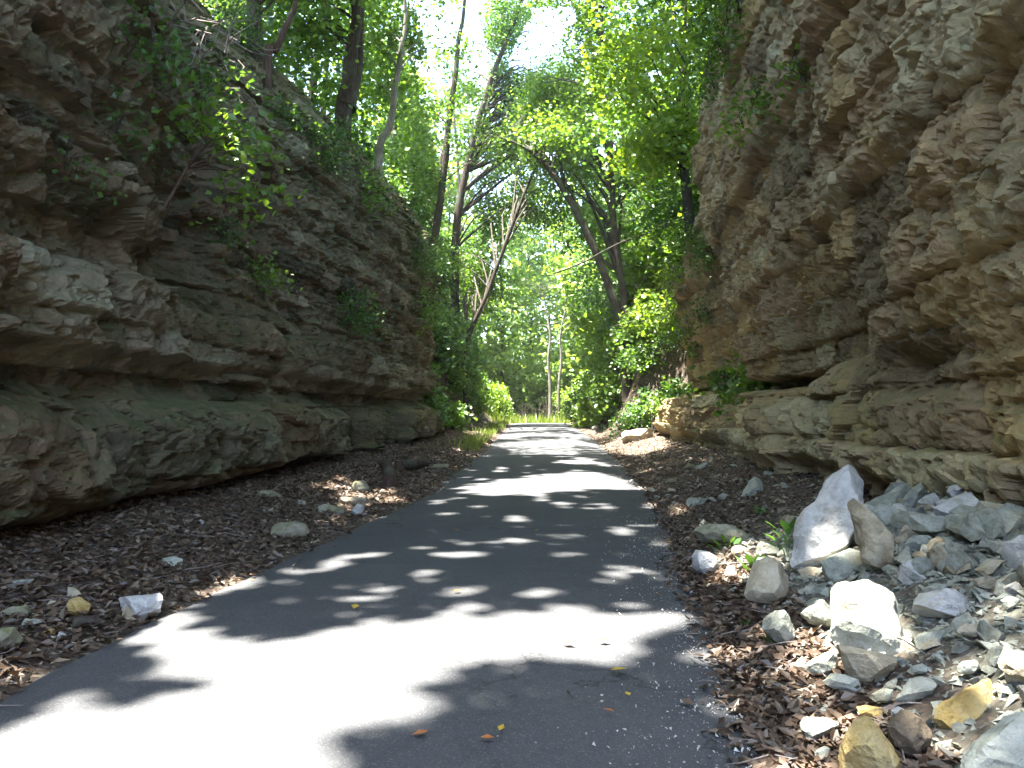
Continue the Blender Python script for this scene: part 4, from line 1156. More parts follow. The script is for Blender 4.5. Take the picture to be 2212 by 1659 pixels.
# ------------------------------------------------------------------ trees
LIT = [  # sunlit patches on the ground, outlined where the photograph shows them
 [(-900,1600),(0,1545),(180,1500),(330,1505),(390,1450),(330,1400),(200,1395),(330,1335),(420,1290),(480,1340),(600,1368),(720,1345),(850,1362),(985,1318),(1230,1312),(1500,1322),(1560,1350),(1420,1380),(1300,1412),(1180,1450),(1020,1455),(940,1470),(1010,1500),(930,1530),(990,1560),(900,1590),(820,1605),(765,1640),(735,1720),(-900,1800)],
 [(985,1062),(1080,1038),(1160,1028),(1250,1018),(1330,1025),(1400,1040),(1330,1056),(1250,1062),(1150,1074),(1060,1072)],
 [(930,1056),(1010,1048),(1080,1050),(1040,1060)],
 [(1180,1004),(1250,992),(1330,998),(1280,1008)],
 [(520,1245),(700,1225),(760,1240),(640,1258)], [(700,1285),(830,1268),(860,1290),(740,1300)], [(890,1262),(1010,1245),(1120,1250),(1010,1270)],
 [(860,1300),(980,1285),(1050,1300),(960,1312)], [(1070,1285),(1180,1275),(1230,1292),(1120,1306)], [(1290,1245),(1400,1240),(1420,1252),(1310,1256)],
 [(885,1170),(960,1160),(965,1172),(900,1178)], [(1330,1135),(1435,1130),(1440,1140),(1350,1143)],
 [(1290,965),(1330,945),(1420,930),(1450,950),(1380,975)],
 [(1080,940),(1290,934),(1290,942),(1090,948)], [(1100,965),(1290,958),(1290,966),(1110,972)], [(1120,922),(1240,920),(1240,930),(1110,931)],
 [(240,1290),(350,1275),(360,1330),(270,1345)], [(720,1070),(800,1070),(800,1105),(730,1110)],
 [(150,1265),(210,1265),(205,1330),(150,1330)],
 [(1500,1195),(1570,1180),(1580,1240),(1520,1250)], [(1570,1175),(1650,1180),(1640,1205),(1580,1200)],
 [(1820,1210),(1870,1205),(1860,1218)], [(1625,1205),(1700,1215),(1690,1240),(1630,1230)],
 [(1500,1490),(1600,1470),(1640,1510),(1560,1540)], [(1850,1520),(1930,1515),(1930,1560),(1870,1560)],
]
# sunlight on the upright boulder, on the far ledge and on the tops of stones that stand above the ground
LIT_AT = [((1790, 1120), 0.0), ]
SKYGAPS = [[(1150,20),(1225,15),(1235,60),(1180,110),(1125,140),(1100,150),(1120,90)], [(1080,385),(1115,380),(1120,405),(1065,430)], [(1150,330),(1200,320),(1190,345)], [(1270,300),(1310,300),(1300,340)], [(1000,230),(1025,230),(1010,260)], [(1400,160),(1420,150),(1430,190)]]

boulder_top = at(1790, 1110, 6.6)
def keep_leaf(P, rg):
    """drop leaves that would shade the sunlit patches, or that hang right before the lens"""
    S = np.array(SUN)
    t = P[:, 2] / S[2]
    G = P - S[None] * t[:, None]
    G[:, 2] = 0
    # right-hand slope stands higher
    gz = np.where(G[:, 0] > 1.6, np.clip(0.2 * (G[:, 0] - 1.4), 0, 0.7), 0.0)
    G = P - S[None] * ((P[:, 2] - gz) / S[2])[:, None]
    px, py = project(G)
    sc = np.clip((py - 885) / 320.0, 0.02, 1.6)
    wob = noise2(G[:, 0] * 2.1, G[:, 1] * 2.1, 301)
    wob2 = noise2(G[:, 0] * 2.1 + 9, G[:, 1] * 2.1, 302)
    fin = noise2(G[:, 0] * 5.5, G[:, 1] * 5.5, 303); fin2 = noise2(G[:, 0] * 5.5 + 4, G[:, 1] * 5.5, 304)
    qx, qy = px + (wob * 34 + fin * 34) * sc, py + (wob2 * 16 + fin2 * 16) * sc * sc
    lit = np.zeros(len(P), bool)
    vis = (px > -1000) & (px < 2400) & (py > 900) & (py < 1850) & (G[:, 1] > 1)
    for poly in LIT:
        lit |= vis & in_poly(qx, qy, poly)
    # small round flecks
    nf = noise2(G[:, 0] * 2.8, G[:, 1] * 2.3, 305) * 0.7 + 0.3 * noise2(G[:, 0] * 5.5, G[:, 1] * 5.5, 306)
    fleck = (nf > 0.27 + 0.0 * G[:, 1]) & (G[:, 0] > -4.2) & (G[:, 0] < 2.2)
    strong = (noise2(G[:, 0] * 0.6, G[:, 1] * 0.6, 307) > -0.22 - 0.5 * ((G[:, 1] > 6) & (G[:, 1] < 15)))
    lit |= (G[:, 1] > 57) & (G[:, 1] < 76) & (np.abs(G[:, 0]) < 4.5) & (P[:, 2] > 4.5)
    drop = lit | (fleck & strong)
    shaft = (noise2(G[:, 0] * 0.42, G[:, 1] * 0.42, 320) > 0.02) & ((G[:, 1] > 27) | (G[:, 0] < -6.5)) & (P[:, 2] > 14.5) & (P[:, 1] > 18) & (np.abs(P[:, 0]) > 3.5)
    drop |= shaft & (rg.random(len(P)) < 0.85)
    # sun on the standing boulder
    tb = ((P - boulder_top) @ S)
    perp = np.linalg.norm((P - boulder_top) - tb[:, None] * S[None], axis=1)
    drop |= (perp < 0.24) & (tb > 0.3)
    vx, vy = project(P)
    for poly in SKYGAPS:
        drop |= in_poly(vx + 22 * noise2(vx * 0.03, vy * 0.03, 311), vy + 22 * noise2(vx * 0.03, vy * 0.03, 312), poly) & (rg.random(len(P)) < 0.8)
    near = np.linalg.norm(P - CAMN, axis=1) < 4.5
    return ~(drop | near)

LEAF_SCALE = 1.5
def grow(name, label, stems, r0, crown, nleaf, leaf_mat, bark, lsize=(0.10, 0.17), seed=0, group=None, clumps=None, flat=0.42, clump_r=0.62, limb_frac=0.4, droop=0.25, cull=True):
    """stems: list of trunk control polylines; crown: list of (centre, radii)"""
    rg = np.random.default_rng(3000 + seed)
    base = np.array(stems[0][0], float)
    root = bpy.data.objects.new(name, None)
    COL.objects.link(root)
    root.location = base
    root["label"] = label; root["category"] = "tree" if "tree" in name or name == "sapling" else "shrub"
    if group: root["group"] = group
    paths = []
    for k, st in enumerate(stems):
        nn = 22 if r0 > 0.09 else 9
        sp = spline(st, nn)
        h = np.linspace(0, 1, nn)
        L = np.linalg.norm(sp[-1] - sp[0])
        sp[1:] += np.cumsum(rg.normal(0, 0.006 * L, (nn - 1, 3)) * [1, 1, 0.2], 0) * 0.5 * h[1:, None]
        rad = (r0 if k == 0 else r0 * 0.85) * (1 - 0.55 * h - 0.37 * h ** 3) * (1 + 0.35 * np.exp(-h * 14))
        paths.append((sp, rad))
    vol = np.array([r[0] * r[1] * r[2] for _, r in crown]); vol = vol ** 0.67
    nc = clumps or max(24, nleaf // 70)
    pick = rg.choice(len(crown), nc, p=vol / vol.sum())
    d = rg.normal(size=(nc, 3)); d /= np.linalg.norm(d, axis=1, keepdims=True)
    rr = rg.random(nc) ** 0.45
    C = np.array([crown[p][0] for p in pick]) + d * rr[:, None] * np.array([crown[p][1] for p in pick])
    if cull:
        kc = keep_leaf(C, rg)
        if kc.sum() > 6: C = C[kc]; nc = len(C)
    limbs = []
    main = paths[0][0]
    stems_all = [p for p, _ in paths]
    for c in C[: int(nc * limb_frac)]:
        best = None
        for (sp, rad) in paths:
            want = c[2] - 0.55 * np.linalg.norm(sp[:, :2] - c[:2], axis=1)
            k = int(np.argmin(np.abs(sp[:, 2] - want) + 0.15 * np.linalg.norm(sp - c, axis=1)))
            k = max(3, min(k, len(sp) - 2))
            dist = np.linalg.norm(sp[k] - c)
            if best is None or dist < best[0]: best = (dist, sp[k], rad[k])
        dist, a, ra = best
        mid = (a + c) / 2 + np.array([0, 0, 0.13 * dist]) + rg.normal(0, 0.06 * dist, 3)
        sp = spline([a, mid, c + rg.normal(0, .1, 3)], 6)
        r1 = min(ra * 0.6, 0.016 + 0.011 * dist)
        limbs.append((sp, np.linspace(r1, 0.006, 6)))
    if cull and limbs and base[2] > 8:
        kk = keep_leaf(np.concatenate([l[0] for l in limbs]), rg).reshape(len(limbs), -1)
        limbs = [l for l, q in zip(limbs, kk) if q.mean() > 0.9 or l[1][0] < 0.012]
    V, F = tubes(paths, 11 if r0 > 0.09 else 5, 0.05)
    me = mesh_np("trunk", V - base, F, True, M[bark])
    link("trunk", me, root)
    if limbs:
        V, F = tubes(limbs, 4)
        link("branches", mesh_np("branches", V - base, F, True, M[bark]), root, kind="stuff")
    ci = rg.integers(nc, size=nleaf)
    off = rg.normal(size=(nleaf, 3)) * np.array([clump_r, clump_r, clump_r * flat])
    P = C[ci] + off
    P[:, 2] -= droop * (off[:, 0] ** 2 + off[:, 1] ** 2) / clump_r
    if cull:
        P = P[keep_leaf(P, rg)]
    nrm = rg.normal(0, 0.62, (len(P), 3)); nrm[:, 2] += 0.75; nrm[:, 1] -= 0.25
    V, F = leaf_quads(P, nrm, rg.uniform(lsize[0], lsize[1], len(P)) * LEAF_SCALE, rg, 0.78, 0.16)
    link("crown", mesh_np("crown", V - base, F, False, M[leaf_mat]), root, kind=None)
    return root

def P3(lst, Y): return [at(x, y, Y + (k * 0.0)) for k, (x, y) in enumerate(lst)]
def drop_base(pts, depth=0.6):
    """start the trunk in the soil under its lowest visible point"""
    p = np.array(pts[0], float)
    g = float(ground(np.array([p[0]]), np.array([p[1]]))[0])
    if g < p[2] - 0.2:
        b = p.copy(); b[2] = g - 0.2
        return [b] + list(pts)
    b = p.copy(); b[2] = min(p[2] - depth, g - 0.2)
    return [b] + list(pts)

def crown_top(pts, rx, rz, up=0.0):
    t = np.array(pts[-1], float)
    return [(t + [0, 0, up], (rx, rx, rz))]

# trunks that the photograph shows one by one
st = drop_base(P3([(558,215),(548,80),(541,-60),(536,-330)], 22))
grow("tree", "massive dark trunk on the mossy rim nearest the buttress", [st], 0.36, [(st[-1], (4.5, 4.5, 3.5)), (st[-2] + np.array([1.5, 1, 2.0]), (3.5, 3.5, 2.5))], 9000, 'leaf', 'bark', seed=1)
st = drop_base(P3([(577,180),(600,100),(640,0),(690,-160)], 19.5))
grow("tree", "slender reddish trunk leaning out from the mossy rim", [st], 0.13, [(st[-1] + np.array([0, 1, 1.5]), (2.6, 3, 2))], 5000, 'leaf', 'bark_red', seed=2)
st = drop_base(P3([(738,290),(748,170),(752,60),(750,-120),(745,-330)], 29))
st2 = [st[1] + np.array([0.15, 0, 1.0])] + P3([(772,140),(782,40),(800,-150)], 29.3)
grow("tree", "thick grey forked trunk standing behind the rock rim", [st, st2], 0.36, [(st[-1], (5, 5, 4)), (st2[-1] + np.array([1.5, 0, 0]), (3.5, 4, 3)), (at(690, 60, 31), (2.5, 2.5, 2.0))], 12000, 'leaf', 'bark', seed=3)
st = drop_base(P3([(818,372),(846,270),(868,140),(885,0),(903,-220)], 33))
grow("tree", "pale smooth slender trunk rising from the rock nose", [st], 0.20, [(st[-1], (3.5, 3.5, 2.5)), (at(930, 60, 34), (2.4, 2.4, 1.8)), (at(800, 130, 35), (2.0, 2.4, 1.6))], 9000, 'leaf', 'bark_pale', seed=4)
st = drop_base(P3([(930,600),(956,430),(985,180),(1003,20),(1020,-160)], 43))
grow("tree", "straight dark trunk just beyond the rock nose", [st], 0.26, [(st[-1], (4.5, 4, 3.5)), (at(960, 240, 44), (3, 3, 2.6)), (at(900, 380, 44), (2.4, 3, 2.2)), (at(1010, 330, 45), (2.2, 3, 1.8))], 14000, 'leaf', 'bark', seed=5)
st = drop_base(P3([(985,500),(1015,330),(1050,190),(1090,95),(1132,0),(1180,-110)], 49))
grow("tree", "dark trunk slanting toward the open sky gap", [st], 0.26, [(st[-1] + np.array([-1, 0, 0]), (3.5, 4, 2.6)), (at(1060, 60, 50), (2.0, 3, 1.8)), (at(1030, 270, 50), (2.8, 3, 2)), (at(1080, 330, 52), (2.4, 3, 2)), (at(1120, 240, 53), (3.0, 3, 2.4)), (at(1010, 120, 51), (2.6, 3, 2.4)), (at(1140, 330, 54), (3.2, 3, 2.2)), (at(1070, 190, 52), (2.6, 3, 2.2)), (at(1180, 200, 56), (3.2, 3, 2.4)), (at(1130, 60, 54), (2.6, 3, 2.6)), (at(1070, 420, 54), (2.2, 3, 1.8))], 36000, 'leaf_blue', 'bark', seed=6)
st = drop_base(P3([(1008,748),(1058,625),(1108,480),(1140,400),(1180,320),(1215,230)], 46))
grow("tree", "bowed thin trunk arching over the road from the mossy side", [st], 0.15, [(st[-1], (2.2, 3, 1.5)), (at(1060, 520, 48), (2, 3, 2)), (at(1000, 560, 48), (1.6, 2.4, 2.0)), (at(1130, 440, 52), (2.6, 3, 2.2)), (at(1050, 600, 52), (2.0, 3, 2.2))], 14000, 'leaf', 'bark', seed=7)
st = drop_base(P3([(1352,735),(1310,610),(1265,500),(1215,412),(1170,350),(1126,310),(1060,285)], 40))
s2 = [st[1]] + P3([(1347,640),(1330,520),(1322,400),(1312,250),(1300,50),(1290,-120)], 40.3)
grow("tree", "twin-stemmed dark tree on the far bank, one stem leaning over the road", [st, s2], 0.25, [(s2[-1], (5, 4, 3.5)), (at(1320, 210, 41), (3.2, 3, 2.2)), (at(1200, 300, 41), (2.6, 3, 1.4)), (at(1390, 330, 42), (2.4, 3, 2.4)), (at(1250, 120, 44), (2.4, 3, 2.0)), (at(1200, 220, 46), (2.8, 3, 2.4)), (at(1270, 30, 43), (2.4, 3, 1.6)), (at(1150, 300, 44), (2.2, 3, 1.6)), (at(1230, 330, 48), (3.0, 3, 2.4)), (at(1260, 420, 50), (2.6, 3, 2.4))], 32000, 'leaf', 'bark', seed=8)
st = P3([(1500,590),(1484,420),(1469,260),(1474,120),(1482,-60)], 28.5)
grow("tree", "dark upright trunk close behind the overhanging cliff's corner", [st], 0.20, [(st[-1] + np.array([0, 0, 0]), (3.2, 3.2, 2.6)), (at(1400, 120, 26), (1.9, 2.4, 1.5)), (at(1440, 300, 28), (1.5, 2.0, 1.6))], 9000, 'leaf_lime', 'bark', seed=9)
st = drop_base(P3([(1188,835),(1184,780),(1187,730),(1181,680),(1172,610)], 68))
grow("tree", "pale sunlit trunk standing past the end of the road", [st], 0.15, [(at(1165, 600, 67), (3.0, 2, 2.2)), (at(1180, 680, 69), (2.2, 2, 1.2))], 4500, 'leaf', 'bark_pale', seed=10)
st = drop_base(P3([(1207,835),(1212,780),(1209,730),(1217,680),(1228,600)], 70))
grow("tree", "second pale trunk past the road end, twin of the sunlit one", [st], 0.15, [(at(1240, 600, 69), (3.0, 2, 2.2)), (at(1225, 690, 71), (2.2, 2, 1.2))], 4500, 'leaf_lime', 'bark_pale', seed=11)

def gz(x, y): return float(ground(np.array([float(x)]), np.array([float(y)]))[0])
def tall(x, y, H, R, nleaf, label, seed, group, mat='leaf', stemlean=1.0, lean=(0, 0), low=0.35, lsize=(0.12, 0.19), bark='bark', r0=0.24, clump_r=0.75, name="tree", rzf=0.33, wide=(1.0, 0.8)):
    z0 = gz(x, y)
    rg = np.random.default_rng(seed + 77)
    top = np.array([x + lean[0], y + lean[1], z0 + H])
    full = top
    top = np.array([x + lean[0] * stemlean, y + lean[1] * stemlean, z0 + H * (1 if stemlean == 1 else 0.8)]); lx, ly = lean[0] * stemlean, lean[1] * stemlean
    st = [np.array([x, y, z0 - 0.3]), np.array([x + lx * 0.2, y + ly * 0.2, z0 + H * 0.35]) + rg.normal(0, 0.15, 3), np.array([x + lx * 0.6, y + ly * 0.6, z0 + H * (0.7 if stemlean == 1 else 0.6)]) + rg.normal(0, 0.2, 3), top]
    cr = [(full - [0, 0, H * rzf * 0.8], (R * wide[0], R * wide[0], H * rzf)), (np.array([x + lean[0] * 0.5, y + lean[1] * 0.5, z0 + H * (low + 0.15)]), (R * wide[1], R * wide[1], H * 0.22))]
    return grow(name, label, [st], r0, cr, nleaf, mat, bark, lsize, seed, group, clump_r=clump_r, limb_frac=0.3)

# rim trees overhead, out of view, with crowns shaped to shade the near road
G1 = "tall trees on the cliff tops shaped to shade the near road"
T1 = "tall leafy tree on the cliff top, its crown shaped to shade the near road"
over = [(-9.6, 1.5, 17, 6.5, (3.5, 0)), (-9.8, 8.0, 17, 6.5, (3.0, 0.5)), (-10, 14.5, 18, 6.5, (4.0, 0.5)), (-9.8, 21, 17, 6.2, (3.5, 0)),
        (-10.5, 28, 18, 6.2, (4.0, 0)), (8.8, 3.5, 15, 6.0, (-4.5, 0.5)), (9, 10.5, 15, 6.0, (-5.0, 0.5)), (9, 17.5, 15, 6.0, (-4.5, 0.5)), (9.5, 25, 15, 5.5, (-4.2, 0)), (-15, 5, 19, 6, (1, 0)), (-15, 18, 19, 6, (1, 0)), (-9.5, -5, 16, 6, (3, 0)), (8.8, 7.5, 16, 5.5, (-9.0, 1)), (9.0, 14, 16, 5.5, (-8.5, 1)), (-9.8, 4.5, 17, 5.5, (7.0, 0.5)), (-9.8, 11.5, 17, 5.5, (7.0, 0.5)), (9.0, 20.5, 16, 5, (-8.0, 1))]
for i, (x, y, H, R, ln) in enumerate(over):
    tall(x, y, H, R, 11500, T1, 100 + i, G1, 'leaf' if i % 3 else 'leaf_lime', 0.3, ln, 0.45, (0.17, 0.26), r0=0.26, clump_r=0.8, rzf=0.22)

# trees further along both rims
G2, T2 = "trees crowding the rims beyond the rock walls", "leafy woodland tree crowding the rim beyond the rock walls"
rim = [(-10.5, 35, 17, 4.6, (2.5, 0), .2), (-12.5, 26, 16, 4.5, (1, 0), .15), (-13, 33, 17, 4.5, (0, 0), .12), (-12, 41, 17, 4.8, (2, 0), .12), (-16, 38, 18, 5, (0, 0), .1),
       (-9.5, 47, 15, 4.5, (2.2, 0), .12), (-13, 52, 17, 5, (1, 0), .1), (-8, 56, 14, 4.5, (1.5, 0), .08), (-11, 62, 15, 5, (0, 0), .08), (-17, 46, 18, 5, (0, 0), .1),
       (8.5, 31, 15, 4.6, (-2, 0), .12), (8, 37, 15, 4.6, (-2, 0), .1), (9, 44, 15, 4.8, (-2, 0), .1), (7.5, 51, 14, 4.6, (-1.5, 0), .08), (11, 36, 16, 5, (-1, 0), .1), (10.5, 56, 15, 5, (0, 0), .06), (6.5, 58, 13, 4.2, (-1, 0), .06), (12, 47, 17, 5, (0, 0), .08)]
ORD = ["first", "second", "third", "fourth", "fifth", "sixth", "seventh", "eighth", "ninth", "tenth", "eleventh", "twelfth", "thirteenth", "fourteenth", "fifteenth", "sixteenth", "seventeenth", "eighteenth", "nineteenth", "twentieth"]
def rank(v, vals): return ORD[sorted(vals).index(v)]
def rim_label(x, y):
    if x < 0: return rank(y, [r[1] for r in rim if r[0] < 0]) + " rim tree on the mossy cliff's side, counted from the camera"
    return rank(y, [r[1] for r in rim if r[0] > 0]) + " rim tree on the overhanging cliff's side, counted from the camera"
for i, (x, y, H, R, ln, low) in enumerate(rim):
    tall(x, y, H, R, 9000, rim_label(x, y), 200 + i, G2, ['leaf', 'leaf_dark', 'leaf_blue', 'leaf', 'leaf_lime'][i % 5], 1.0, ln, low, (0.13, 0.22), r0=0.2, clump_r=0.75, rzf=0.36, wide=(0.75, 1.05))
# woods past the end of the road
G3, T3 = "trees of the woods past the end of the road", "bright green tree in the woods past the end of the road"
rgw = np.random.default_rng(5)
far = [(-4, 80), (4, 82), (0.5, 96), (-7, 72), (7, 70), (-1, 92), (7, 76), (-10, 84), (11, 88), (-14, 74), (14, 72), (-4, 104), (5, 106), (-12, 100), (13, 104), (-20, 88), (20, 90), (0, 120), (-9, 118), (9, 122), (-19, 112), (19, 112), (-26, 100), (27, 104), (-30, 70), (28, 72), (-24, 58), (22, 58)]
protos = []
for i, (x, y) in enumerate(far):
    if i < 7:
        protos.append(tall(x, y, rgw.uniform(23, 30), rgw.uniform(5.0, 6.2), 10000, T3, 300 + i, G3, ['leaf_far', 'leaf_far', 'leaf_lime', 'leaf', 'leaf_far', 'leaf', 'leaf_far'][i % 7], 1.0, (rgw.normal(), 0), 0.02, (0.28, 0.44), r0=0.2, clump_r=1.0, rzf=0.42, wide=(0.62, 1.15)))
        continue
    src = protos[i % 7]
    o = src.copy(); COL.objects.link(o)
    o.location = (x, y, gz(x, y) - 0.3)
    o.rotation_euler = (0, 0, rgw.uniform(0, 6.28))
    for ch in src.children:
        c = ch.copy(); COL.objects.link(c); c.parent = o

# saplings and shrubs on banks and rims
def shrub(x, y, h, R, nleaf, label, seed, group=None, mat='leaf_dark', z=None, lsize=(0.07, 0.13), name="shrub", nst=4, cull=True):
    z0 = gz(x, y) if z is None else z
    rg = np.random.default_rng(seed)
    b = np.array([x, y, z0 - 0.1])
    stems = []
    for k in range(nst):
        a = rg.uniform(0, 6.28)
        t = b + np.array([math.cos(a) * R * 0.5, math.sin(a) * R * 0.5, h * rg.uniform(0.7, 1.0)])
        stems.append([b, (b + t) / 2 + np.array([0, 0, h * 0.15]), t])
    return grow(name, label, stems, 0.02 + 0.006 * h, [(b + [0, 0, h * 0.6], (R, R, h * 0.5))], nleaf, mat, 'bark', lsize, 2000 + seed, group, clumps=max(16, nleaf // 45), clump_r=0.28 + 0.05 * h, limb_frac=0.5, cull=cull)

G4 = "shrubs covering the bank beyond the mossy cliff"
T4 = "dense dark green shrub on the bank beyond the mossy cliff"
k = 0
ROWS = ['lowest', 'second', 'third', 'top', 'rim']
for iy, y in enumerate(np.arange(36, 62, 2.6)):
    for ix, x0 in enumerate((-4.3, -5.6, -7.2, -9.0)):
        x = x0 + rgw.normal(0, 0.3) - (0.9 if y < 41 else 0)
        if y < 40 and x0 > -5: continue
        sm = 0.6 if ix == 0 else 1.0
        shrub(x - 0.4 * (ix == 0), y + rgw.uniform(-1, 1), rgw.uniform(1.6, 3.4) * sm, rgw.uniform(1.1, 1.7) * sm, 1700 if ix else 900, 'dark green shrub in the %s row on the bank past the mossy cliff, %s along' % (ROWS[ix], ORD[iy]), 20 + k, G4, ['leaf_dark', 'leaf_dark', 'leaf', 'leaf_blue'][k % 4], lsize=(0.12, 0.20)); k += 1
G5 = "shrubs covering the bank beyond the overhanging cliff"
T5 = "leafy green shrub on the bank beyond the overhanging cliff"
for iy, y in enumerate(np.arange(22.8, 60, 2.4)):
    for ix, x0 in enumerate((3.0, 4.0, 5.2, 6.6, 8.2)):
        x = x0 + rgw.normal(0, 0.3)
        if y < 34 and x0 < 6.4: continue
        if y < 44 and x0 < 3.5: continue
        if y < 40 and x0 < 4.9: continue
        shrub(x, y + rgw.uniform(-1, 1), rgw.uniform(1.4, 3.0), rgw.uniform(1.1, 1.6), 1500, 'leafy shrub in the %s row on the bank past the overhanging cliff, %s along' % (ROWS[ix], ORD[iy]), 120 + k, G5, ['leaf_dark', 'leaf', 'leaf', 'leaf_lime'][k % 4], lsize=(0.12, 0.20)); k += 1
for i, (x, y, lab) in enumerate([(4.1, 36.0, "dark bush screening the bank at the far end of the lower ledge"), (4.9, 36.6, "leafy bush half way up the bank past the lower ledge"), (4.6, 33.4, "bush growing on the end of the lower ledge"), (4.7, 37.6, "rounded bush on the bank foot past the lower ledge"), (5.2, 35.0, "tall bush against the end of the set-back wall"), (6.2, 33.4, "dark bush on top of the set-back wall's end")]):
    shrub(x, y, 1.3, 0.8, 900, lab, 450 + i, None, ['leaf_dark', 'leaf', 'leaf_dark'][i % 3], z=None, lsize=(0.08, 0.13))
G6 = "sunlit bushes where the road ends"
for i, (x, y, h) in enumerate([(-0.3, 66, 1.5), (1.2, 68, 2.2), (2.6, 66, 2.6), (-1.6, 69, 1.9), (0.6, 72, 2.8), (-3.2, 67, 2.2), (3.6, 62, 2.2), (-4.2, 63, 2.0), (2.2, 76, 3.0)]):
    shrub(x, y, h + 0.8, 1.5, 1500, "glowing yellow-green bush where the road ends", 400 + i, G6, 'leaf_lime', lsize=(0.12, 0.2))

# plants that cling to the rock: found on the cliff surface through the pixel where they show
def cliff_point(grid, px, py):
    Yg, Zg, X = grid
    P = np.stack([X, Yg, Zg], -1).reshape(-1, 3)
    qx, qy = project(P)
    k = np.argsort((qx - px) ** 2 + (qy - py) ** 2)[:12]
    k = k[np.argmin(np.linalg.norm(P[k] - CAMN, axis=1))]
    return P[k]

def clinging(px, py, R, n, label, seed, grid, mat='leaf_dark', lsize=(0.05, 0.10), droop=0.0, name="rock_plant", up=0.25, nst=3):
    b = cliff_point(grid, px, py)
    side = 1 if grid is gridL else -1
    rg = np.random.default_rng(seed)
    stems = []
    for k in range(nst):
        t = b + np.array([side * rg.uniform(0.25, 0.8) * R, rg.uniform(-0.8, 0.8) * R, rg.uniform(0.2, 1.0) * R - droop * R])
        stems.append([b, (b + t) / 2 + np.array([0, 0, 0.2 * R]), t])
    return grow(name, label, stems, 0.008 + 0.006 * R, [(b + np.array([side * 0.35 * R, 0, up * R - droop * R]), (0.55 * R, R, 0.7 * R))], n, mat, 'bark', lsize, 5000 + seed, None, clumps=max(8, n // 22), clump_r=0.16 + 0.12 * R, limb_frac=0.7, cull=False)

for i, (px, py, R, n, lab, mat) in enumerate([
    (545, 600, 0.55, 260, "bright little fern-like plant on a mid-height ledge", 'leaf'),
    (745, 690, 0.95, 700, "leafy tuft hanging on the far mossy wall", 'leaf_dark'),
    (480, 520, 0.5, 220, "dim green plant below the cliff sapling", 'leaf_dark'),
    (260, 290, 0.45, 160, "small plant tucked in beside the rock buttress", 'leaf_dark'),
    (330, 120, 0.8, 260, "tangle of weeds in the dark hollow behind the buttress", 'leaf_dark'),
    (420, 180, 0.8, 260, "mossy weeds on the shaded slope over the cliff sapling", 'leaf_dark'),
    (500, 70, 1.1, 800, "undergrowth at the foot of the massive dark trunk", 'leaf_dark'),
    (610, 250, 0.8, 350, "weeds hanging over the mossy rim", 'leaf_dark'),
    (700, 330, 1.0, 800, "ferny weeds along the rim toward the rock nose", 'leaf_dark'),
    (780, 420, 0.9, 600, "green weeds draped under the pale slender trunk", 'leaf'),
    (900, 560, 1.4, 1200, "creeper curtain on the end of the mossy wall", 'leaf_dark'),
    (900, 680, 1.3, 1100, "pale-leaved creeper on the wall's far end", 'leaf'),
    (950, 760, 1.4, 1200, "dark creeper low on the wall's far end", 'leaf_dark'),
    (985, 850, 1.3, 1000, "weeds at the foot of the wall's far end", 'leaf_dark'),
    (150, 370, 0.35, 90, "wisp of green low on the buttress", 'leaf_dark'),
    (525, 1045, 0.28, 26, "single leafy sprig in the dark undercut", 'leaf')]):
    clinging(px, py, R, n, lab, 600 + i, gridL, mat, (0.05, 0.09) if R > 0.5 else (0.035, 0.065))
for i, (px, py, R, n, lab, mat) in enumerate([
    (1640, 225, 0.4, 180, "small green plant high on the overhanging cliff", 'leaf'),
    (1735, 175, 0.35, 120, "fern in a notch of the overhanging cliff", 'leaf'),
    (1605, 275, 0.3, 90, "sunlit sprig on an upper ledge of the overhang", 'leaf_lime'),
    (1545, 190, 0.6, 450, "creeper at the corner of the overhanging cliff", 'leaf_dark'),
    (1570, 120, 0.7, 600, "leafy tangle on the corner top of the overhang", 'leaf'),
    (1600, 40, 0.8, 800, "foliage spilling over the top of the overhanging cliff", 'leaf'),
    (1500, 520, 0.9, 700, "ivy spilling down the set-back wall past the corner", 'leaf'),
    (1470, 600, 0.9, 700, "leafy creeper lit by sun on the set-back wall", 'leaf_lime'),
    (1440, 690, 0.9, 600, "green creeper half way up the set-back wall", 'leaf'),
    (1400, 760, 0.9, 600, "shady creeper over the far end of the lower ledge", 'leaf_dark'),
    (1490, 720, 0.6, 300, "small ivy patch above the lower ledge", 'leaf_dark'),
    (1545, 560, 0.7, 500, "ivy patch on the corner below the overhang", 'leaf_dark'),
    (1530, 680, 0.6, 400, "ivy hanging over the lower ledge corner", 'leaf_dark'),
    (1400, 850, 0.35, 90, "bright fern on top of the lower ledge", 'leaf_lime'),
    (1365, 860, 0.35, 90, "small fern at the far end of the lower ledge", 'leaf_lime')]):
    clinging(px, py, R, n, lab, 700 + i, gridR, mat, (0.04, 0.08))

# sapling leaning out of the mossy cliff
b = cliff_point(gridL, 360, 445)
tip = b + np.array([0.75, 0.6, 1.5])
root = grow("sapling", "maple sapling with layered leaves growing out of the mossy cliff", [[b, b + np.array([0.35, 0.1, 0.7]), tip]], 0.022, [(b + np.array([0.75, 0.2, 1.15]), (0.75, 1.1, 0.38)), (b + np.array([0.7, 1.2, 0.6]), (0.5, 0.9, 0.3))], 460, 'leaf', 'bark_red', (0.06, 0.105), 801, None, clumps=24, clump_r=0.22, flat=0.22, limb_frac=0.9, cull=False)

